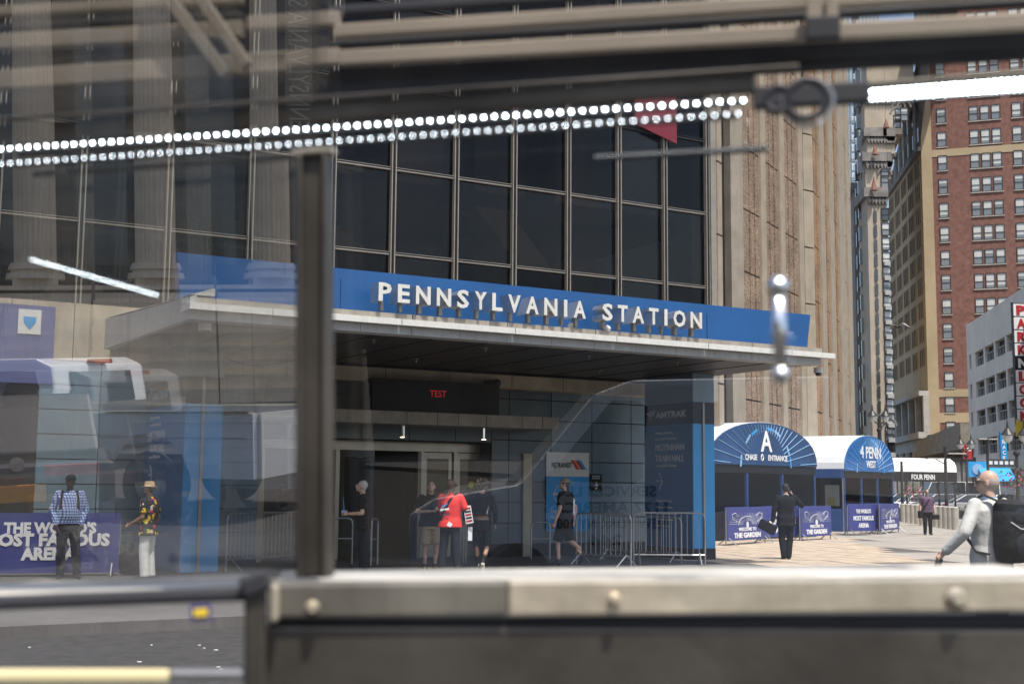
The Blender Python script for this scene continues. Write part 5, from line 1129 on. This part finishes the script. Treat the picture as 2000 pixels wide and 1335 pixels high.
MB(K).path([(.0,-.22,1.47),(.0,-.23,1.53),(.06,-.23,1.53),(.06,-.22,1.47)],.01).build('top_handle',C['rubber'],bp_); MB(K).path([(-.12,-.37,1.28),(-.05,-.42,1.22),(.1,-.42,1.22),(.18,-.36,1.28)],.005).build('zip',C['gtext'],bp_); MB(K).box(.235,.27,-.3,-.24,.92,1.16).build('tucked_umbrella',C['black'],bp_)
# 12 woman behind
person('dark haired person whose face peeks out behind the blazer man',foot(1934,19.0),R(165),1.64,'skin','clothd','cloth',hairkind='long',sleeve='long')
# 13 workers
for i,(u,D,c,lab,h) in enumerate(((1664,66,'orange','worker in an orange vest seen through the right tent, left of two',1.76),(1696,66,'orange','worker in an orange vest and white cap seen through the right tent, right of two',1.78),(1679,68,'cloth','person in black between the two orange vests',1.7),(1709,70,'yellow','worker in a yellow vest right of the orange vests',1.68))):
    person(lab,foot(u,D),R(30*i),h,'skinm',c,'clothd',sleeve='short',vox=.025,hat=('cap','whitec',1) if i==1 else None)
# ---------------- food cart in the foreground ----------------
CY=13.1
G0=V((0,1.93,H0))
def mk(yaw,tilt): return V((-math.sin(R(yaw))*math.cos(R(tilt)),-math.cos(R(yaw))*math.cos(R(tilt)),-math.sin(R(tilt))))
bx=V((math.cos(R(CY)),-math.sin(R(CY)),0))
def cp(u,v,off=0.0,yaw=CY): # point on the vertical cart plane, off = metres towards the viewer
    n=mk(yaw,0); p0=G0+n*off; d=ray(u,v); t=(p0-EYE).dot(n)/d.dot(n); return EYE+d*t
K_=thing('food_cart','stainless steel food cart with sliding windows, lit strips and a steel counter in the foreground','food cart',(0,0,0))
def bar(u0,v0,u1,v1,th,nm,m,off=0.0,dep=.03,par=None,yaw=CY,bev=.004):
    """rectangular bar between two points on the cart plane; th in photo pixels"""
    a,b=cp(u0,v0,off,yaw),cp(u1,v1,off,yaw); d=(b-a); L=d.length; d.normalize(); n=mk(yaw,0); n=(n-d*n.dot(d)).normalized(); upv=n.cross(d); h=th*((a.y+b.y)/2)/FP/2
    mb=MB(basis(d,upv,n,a)); mb.box(0,L,-h,h,-dep,0); return mb.build(nm,m,par or K_,bev=bev)
# window post
bar(606,1128,606,300,64,'window_post',C['cartdk'],0,.04)
bar(584,1128,584,300,10,'post_rib',C['cartdk'],.012,.01); bar(632,1128,632,300,10,'post_rib',C['cartdk'],.014,.012)
bar(568,296,646,290,14,'post_cap',C['cartst'],.012,.03)
# LED strips and their mirrored rows: channel and glowing dots
def ledrow(u0,v0,u1,v1,n,r,m,nm,off,lab):
    a,b=cp(u0,v0,off),cp(u1,v1,off); t=thing(nm,lab,'light strip',a,0,'white light strips of the food cart'); d=b-a
    tp=MB(Matrix.Translation(-a)); nn=mk(CY,0); c0,c1=a-nn*.008,b-nn*.008; tp.tube(c0,c1,.006,.006,6,.4,(0,0,1)); tp.build('strip_tape',C['dark'],t)
    pr=None
    for k in range(n):
        q=d*(k/(n-1))
        if pr is None: pr=MB().ball((0,0,0),r,r,r,6,4).build('light_dot',m,t)
        else: o=pr.copy(); col.objects.link(o); o.parent=t; o.location=q
    return t
ledrow(2,291,1452,196,73,.0014,led,'light_row',0,'long bright row of white diodes across the upper window')
ledrow(2,320,1442,222,72,.0011,dim_glow,'light_row',.02,'dimmer row of glowing dots added as reflection of the long bright row')  # glowing row built as the mirror image of the strip above
ledrow(1692,180,2060,152,30,.003,led,'light_row',-.25,'bright row of diodes at the top right edge')
ledrow(1692,194,2060,170,34,.0022,dim_glow,'light_row',-.25,'dimmer greenish row under the diodes at the top right')
ledrow(1163,306,1500,288,34,.0008,faint_glow,'light_row',-.3,'faint short row of glowing dots standing in for reflected diodes')  # glow dots added for the strip's reflection in the glass
ledrow(60,506,306,576,60,.0011,dim_glow,'light_row',-.2,'thin slanting row of glowing dots standing in for a reflected light tube')  # glowing row built in place of a reflected light tube
# rails above the lights
bar(-60,262,1475,160,34,'light_channel',C['cartdk'],-.03,.02)
bar(-60,236,1560,128,9,'upper_rail',C['cartdk'],-.02,.01); 
bar(1470,190,1700,176,44,'light_channel',C['rubber'],-.03,.02); bar(1650,172,2080,140,22,'light_channel',C['cartdk'],-.28,.02)
# awning slats over the window
sl_=[(-80,215,2080,95,26,'rubber'),(-80,160,560,118,42,'slat'),(660,112,2080,35,34,'slat'),(640,150,2080,70,34,'rubber'),(-80,85,470,55,34,'slat'),(650,60,2080,-30,30,'slat'),(640,85,2080,-2,14,'rubber'),(-80,25,470,-5,22,'slat'),(480,44,660,34,30,'slat'),(480,120,660,108,34,'slat'),(640,20,2080,-70,20,'rubber'),(-80,118,470,92,22,'rubber'),(-80,55,470,28,14,'rubber'),(1480,128,2080,96,26,'cartdk')]
for u0,v0,u1,v1,th,m in sl_: bar(u0,v0,u1,v1,th,'awning_slat',C[m],-.3 if m=='slat' else -.34,.02)
bar(285,-60,440,145,26,'awning_strut',C['slat'],-.26,.02); bar(350,-60,480,128,24,'awning_strut',C['slat'],-.25,.02)
bar(1590,-40,1590,60,30,'awning_strut',C['slat'],-.26,.02); bar(1625,-40,1625,60,24,'awning_strut',C['slat'],-.26,.02); bar(1607,30,1607,75,70,'strut_bracket',C['rubber'],-.24,.02)
# hanging ring cables
def ringc(u,v,rad,r,m,nm='cable_ring'):
    c=cp(u,v,.05); n=mk(CY,0); b=basis(bx,(0,0,1),n,c); mb=MB(b); N_=20
    for k in range(N_): a0,a1=2*math.pi*k/N_,2*math.pi*(k+1)/N_; mb.tube((rad*math.cos(a0),rad*math.sin(a0),0),(rad*math.cos(a1),rad*math.sin(a1),0),r,r,5)
    return mb.build(nm,m,K_)
ringc(1575,195,.028,.006,C['rubber']); ringc(1518,195,.018,.006,C['rubber']); ringc(1578,200,.035,.003,C['galv'])
# latch pin
a,b=cp(1520,560,.3),cp(1524,725,.3); MB().cap(a,b,.0085,.0085,10).ball(a,.014).ball(b-V((0,0,.004)),.012).build('latch_pin',C['chrome'],K_,smooth=True)
# sill, counter and lower panels (they run slightly away to the right)
SY=-8
def sbar(u0,v0,u1,v1,th,nm,m,off=0,dep=.05,bev=.006): return bar(u0,v0,u1,v1,th,nm,m,off,dep,None,SY,bev)
sbar(-80,1166,470,1144,7,'sill_edge',C['ledge2'],-.36,.28); sbar(-80,1182,500,1160,26,'sill_underside',C['rubber'],-.01,.05)
sbar(540,1137,2080,1121,8,'sill_edge',C['ledge2'],-.2,.24)
sbar(525,1172,990,1168,68,'counter_face',C['cartmid'],-.005,.03); sbar(993,1168,2080,1160,68,'counter_face',C['cartst'],-.005,.03)  # left plate's darker steel paints in the counter's dark reflection
sbar(525,1222,2080,1213,30,'counter_gap',C['rubber'],-.03,.02); 
sbar(480,1300,2080,1300,144,'lower_panel',C['cartdk'],-.02,.03)
sbar(498,1400,498,1135,42,'corner_upright',C['cartdk'],.01,.04); sbar(470,1150,525,1130,40,'corner_bracket',C['rubber'],.02,.04); sbar(536,1215,536,1140,16,'corner_upright',C['cartst'],.015,.03)
sbar(-80,1322,330,1322,24,'lower_rail',mat('pale_yellow_rail',(.62,.55,.32),.5,0,.05,3),0,.03); sbar(330,1316,480,1316,16,'lower_rail',C['galv'],0,.03)
sbar(372,1196,412,1194,30,'round_sticker',C['banner'],.0,.002,0); sbar(378,1196,406,1194,15,'round_sticker',C['yellow'],.004,.002,0)
for u,v in ((1200,1170),(610,1186),(1868,1168)):
    p=cp(u,v,.0,SY); n=mk(SY,0); MB().tube(p,p+n*.012,.011 if u<1800 else .018,.006 if u<1800 else .01,16).build('counter_rivet',C['cartst'],K_)
# window glass: two sliding leaves on the left, a single one on the right
def pane(u0,u1,v0,v1,yaw,tilt,off,m,nm='window_glass'):
    n=mk(yaw,tilt); c=G0+mk(CY,0)*off; P_=[]
    for u,v in ((u0,v1),(u1,v1),(u1,v0),(u0,v0)):
        d=ray(u,v); t=(c-EYE).dot(n)/d.dot(n); P_.append(EYE+d*t)
    q=[p-n*.004 for p in P_]; mb=MB(); mb.add(P_,[(0,1,2,3)]); o=mb.build(nm,m,K_); return o
gA=glass('window_glass_a',.33,(.93,.94,.93),dust=.022); gB=glass('window_glass_b',.22,(.93,.94,.93)); gC=glass('window_glass_c',.115,(.95,.96,.955),dust=.004)
TA,TB,TC_=(CY,3.2),(CY+.75,2.9),(CY,1.6)
pane(-120,622,-60,1140,TA[0],TA[1],-.06,gA); pane(-120,640,-60,1140,TB[0],TB[1],-.12,gB); pane(600,2120,-60,1120,TC_[0],TC_[1],-.08,gC)
# ---------------- what stands behind the viewer and shows in the panes ----------------
def rr(u,v,T_):
    n=mk(*T_); c=G0+mk(CY,0)*-.06; d=ray(u,v); t=(c-EYE).dot(n)/d.dot(n); p=EYE+d*t; d=d.normalized(); return p,d-n*2*d.dot(n)
def rat(u,v,dist,T_): p,d=rr(u,v,T_); return p+d*dist
def rgnd(u,v,T_): p,d=rr(u,v,T_); return p+d*((0-.14-p.z)/d.z)
# columned post office
q0=rat(70,560,55,TA); q1=rat(530,560,55,TA); fd=(q1-q0); fd.z=0; SPc=fd.length/2; fd.normalize()
fa=V((q0.x,q0.y,0)); back=V((fd.y,-fd.x,0)); 
if back.dot(V((q0.x,q0.y,0)))<0: back=-back
PO=thing('post_office','granite post office with fluted columns above broad steps, behind the viewer','building')
def pm(x,y): return fa+fd*x+back*y
zb=q0.z
def pbox(x0,x1,y0,y1,z0,z1,nm,m): 
    mb=MB(basis(fd,back,(0,0,1),fa)); mb.box(x0,x1,y0,y1,z0,z1); return mb.build(nm,m,PO)
pbox(-60,90,4.5,5.5,-.14,30,'back_wall',C['fdark'])  # made tall and dark to block pale sky from the pane reflections
for k in range(8): pbox(-60,SPc*2.8,-4+k*.35,-3.6+k*.35+3,-.14+k*(zb-.2)/8,-.14+(k+1)*(zb-.2)/8,'stone_step',C['farley'])
pbox(-60,SPc*2.8,-1.3,4.5,zb-.19,zb-.01,'stylobate',C['farley'])
pbox(-60,SPc*2.6,-1.4,5,19.5,24,'entablature',C['farley']); pbox(-60,SPc*2.7,-1.8,5.2,24,25,'cornice',C['farley']); pbox(-60,90,.5,5,25,31,'attic',C['farley'])
cm=None
for k in range(-9,3):
    p=pm(k*SPc,0)
    if cm is None:
        R_=.85; rs=[]
        for z,r in ((0,R_),(6,R_*.98),(13.5,R_*.87)): rs.append([((r-(.05 if i%2 else 0))*math.cos(2*math.pi*i/48),(r-(.05 if i%2 else 0))*math.sin(2*math.pi*i/48),z+1.0) for i in range(48)])
        c_=MB().rings(rs).mesh('c'); bs=MB().tube((0,0,0),(0,0,.3),1.25,1.25,4).tube((0,0,.3),(0,0,.55),1.2,1.15,20).tube((0,0,.55),(0,0,.7),1.0,1.0,20).tube((0,0,.7),(0,0,.98),1.1,1.0,20).tube((0,0,14.5),(0,0,15.2),.8,1.2,20).mesh('b')
        c_.materials.append(C['farley']); bs.materials.append(C['farley']); cm=1
    o=link(bpy.data.objects.new('fluted_column',c_),PO); o.location=(p.x,p.y,zb); o=link(bpy.data.objects.new('column_base',bs),PO); o.location=(p.x,p.y,zb)
    mb=MB(basis(fd,back,(0,0,1),fa)); mb.box(k*SPc+SPc/2-1.1,k*SPc+SPc/2+1.1,4.35,4.49,zb+1.2,zb+12); mb.build('tall_window',C['wglass'],PO)
for k in range(4):
    x=k*SPc-SPc*1.5; mb=MB(basis(fd,back,(0,0,1),fa)); 
    for s in range(2): mb.tube((x,-6,.9+s*-.4),(x,-1.5,zb+.9-s*.4),.035,.035,6)
    for s in range(5): mb.tube((x,-6+s*1.1,-.1+(zb)*s/4.5),(x,-6+s*1.1,.9+zb*s/4.5),.03,.03,6)
    mb.build('stair_railing',C['dark'],PO)
# vertical street banner
p=rat(597,300,24,TC_); z0=rat(597,395,24,TC_).z; z1=rat(597,-20,24,TC_).z; vd=V((p.x,p.y,0)).normalized(); rt=V((-vd.y,vd.x,0)); t=thing('street_banner','tall dark banner lettered PENNSYLVANIA STATION on a pole behind the viewer','banner',(p.x,p.y,0))
mb=MB(basis(rt,(0,0,1),-vd,(0,0,0))); mb.box(-.42,.42,z0-.3,z1+.3,-.03,0); mb.build('banner_cloth',C['fdark'],t); MB().tube((rt.x*.6,rt.y*.6,0),(rt.x*.6,rt.y*.6,z1+.6),.07).build('banner_pole',C['dark'],t)
txt('banner_lettering','PENNSYLVANIA STATION',0,0,0,.42,C['ribg'],t,wd=z1-z0,al='l',Mx=basis((0,0,1),rt,-vd,V((0,0,z0))-rt*.2-vd*.004),depth=.01)
# white pickup
def heading(pa_,pb_): d=pb_-pa_; return math.atan2(d.y,d.x)
wA=rgnd(365,1034,TA); cb_=rgnd(150,986,TA)
t=thing('pickup_truck','white pickup truck parked in the avenue behind the viewer, seen mirrored in the cart window','pickup truck',(-10.2,-9.4,-.14),R(174))
arch=[(.62*math.cos(a),.42+.62*math.sin(a)) for a in [math.pi*i/14 for i in range(14,-1,-1)]]
side_=[(-1.5,.5),(-.62,.5)]+[(x,z) for x,z in arch][1:-1]+[(.62,.5),(1.35,.5),(1.35,1.28),(-1.5,1.28)]
side_=[(p_[0],max(.42,p_[1])) for p_ in side_]
for s in (-1,1): MB().prism(side_,s*.98-.05,s*.98+.05).build('bed_side',C['carw'],t); 
B(-1.55,-1.45,-.92,.92,.5,1.28).build('tailgate',C['carw'],t); B(-1.45,1.35,-.92,.92,.7,.78).build('bed_floor',C['dark'],t); B(.75,1.33,-.9,.9,1.1,1.42).build('tool_box',C['chrome'],t); 
for s in (-1,1): B(-1.45,1.3,s*.98-.07,s*.98+.07,1.283,1.31).build('bed_rail',C['chrome'],t); B(-1.4,1.3,s*1.035-.003,s*1.035+.004,.98,1.0).build('side_crease',C['lgrey'],t)
cab_=[(1.4,.45),(3.9,.45),(3.9,1.15),(3.35,1.22),(2.95,1.9),(2.6,1.98),(1.75,1.98),(1.5,1.88),(1.4,1.25)]
MB().prism(cab_,-.95,.95).build('cab',C['carw'],t,bev=.05); MB().prism([(3.9,.45),(5.3,.45),(5.3,1.0),(5.1,1.15),(3.9,1.2)],-.97,.97).build('bonnet',C['carw'],t,bev=.05)
MB().prism([(1.36,1.3),(1.38,1.32),(1.5,1.8),(1.46,1.8)],-.62,.62).build('rear_window',C['cglass'],t); B(1.42,1.55,-.18,.18,1.9,1.96).build('roof_brake_light',C['tail'],t)
for s in (-1,1):
    MB().prism([(1.6,1.28),(3.15,1.28),(2.85,1.82),(1.75,1.82)],s*.952-.006,s*.952+.006).build('side_window',C['cglass'],t)
    for x in (0,4.35): w_=MB().tube((x,s*.98-.13*s-.12,.4),(x,s*.98-.13*s+.12,.4),.42,.42,22).build('wheel',C['tyre'],t); MB().tube((x,s*.98-.13*s-.125,.4),(x,s*.98-.13*s+.125,.4),.23,.23,14).build('rim',C['chrome'],w_)
# black suv behind viewer
s0=rgnd(30,1098,TA); s1=rgnd(-60,960,TA); t=thing('black_car','black car with orange plate standing behind the viewer','car',(s0.x,s0.y,-.14),heading(s0,s1))
h=.92; MB().prism([(-.3,.35),(-.25,.95),(.1,1.08),(4,1.05),(4.2,.35)],-h,h).build('body',C['cark'],t,bev=.06); MB().prism([(-.1,1.06),(.55,1.62),(2.6,1.62),(3.4,1.06)],-h+.12,h-.12).build('greenhouse',C['cglass'],t,bev=.04)
for s in (-1,1): B(-.33,-.2,s*.5-.25*1,s*.5+.25*1,.85,.95).build('tail_light',C['tail'],t)
B(-.34,-.3,-.26,.26,.62,.78).build('number_plate',mat('plate_orange',(.75,.33,.06),.5),t); MB().tube((-.33,0,.98),(-.29,0,.98),.07,.07,14).build('round_emblem',C['chrome'],t)
# white van with lettering
D_=11.0; v0=rgnd(1010,1185,TC_); v1=rgnd(1260,1185,TC_)
t=thing('white_van','white delivery van with black door lettering behind the viewer, mirrored in the cart window','van',(v0.x,v0.y,-.14),heading(v0,v1)); 
# local x runs away from the nose towards the rear, near side faces the cart
nside=1 if (t.rotation_euler and (V((-math.sin(t.rotation_euler.z),math.cos(t.rotation_euler.z),0)).dot(-V((v0.x,v0.y,0)))>0)) else -1
h=1.0
body=[(-1.0,.4),(-1.0,1.0),(-.75,1.15),(.05,1.28),(.75,2.12),(1.1,2.25),(3.0,2.28),(3.1,.4)]
MB().prism(body,-h,h).build('body',C['carw'],t,bev=.06)
yo=nside*(h+.003)
MB().prism([(.28,1.32),(1.12,1.28),(1.2,1.34),(1.25,2.0),(1.15,2.06),(.92,2.06)],yo-.004,yo+.004).build('door_window',C['cglass'],t)
MB().prism([(-.1,1.27),(.0,1.27),(.74,2.13),(.66,2.13)],yo-.02,yo+.02).build('windscreen_pillar',C['chrome'],t)
for s in (-1,1): MB().tube((0,s*.9,.38),(0,s*.9+.1*s,.38),.36,.36,20).build('wheel',C['tyre'],t)
MB().ball((.35,nside*1.15,1.25),.09,.09,.16,10,6).build('wing_mirror',C['black'],t)
Mv=lambda x,z: basis((1,0,0) if nside<0 else (-1,0,0),(0,0,1),(0,nside,0),(x,nside*(h+.012),z))
for k_,(s,wd) in enumerate((('SERVICES LLC',.95),('1177 AMERICAS',1.15),('NEW YORK NY 10036',1.15),('244',.3))): txt('van_lettering',s,0,0,0,.095,C['black'],t,wd=wd,al='c',Mx=Mv(.85,1.17-k_*.15),bold=.02)
# a van and trees row to the far side so that the avenue is not empty
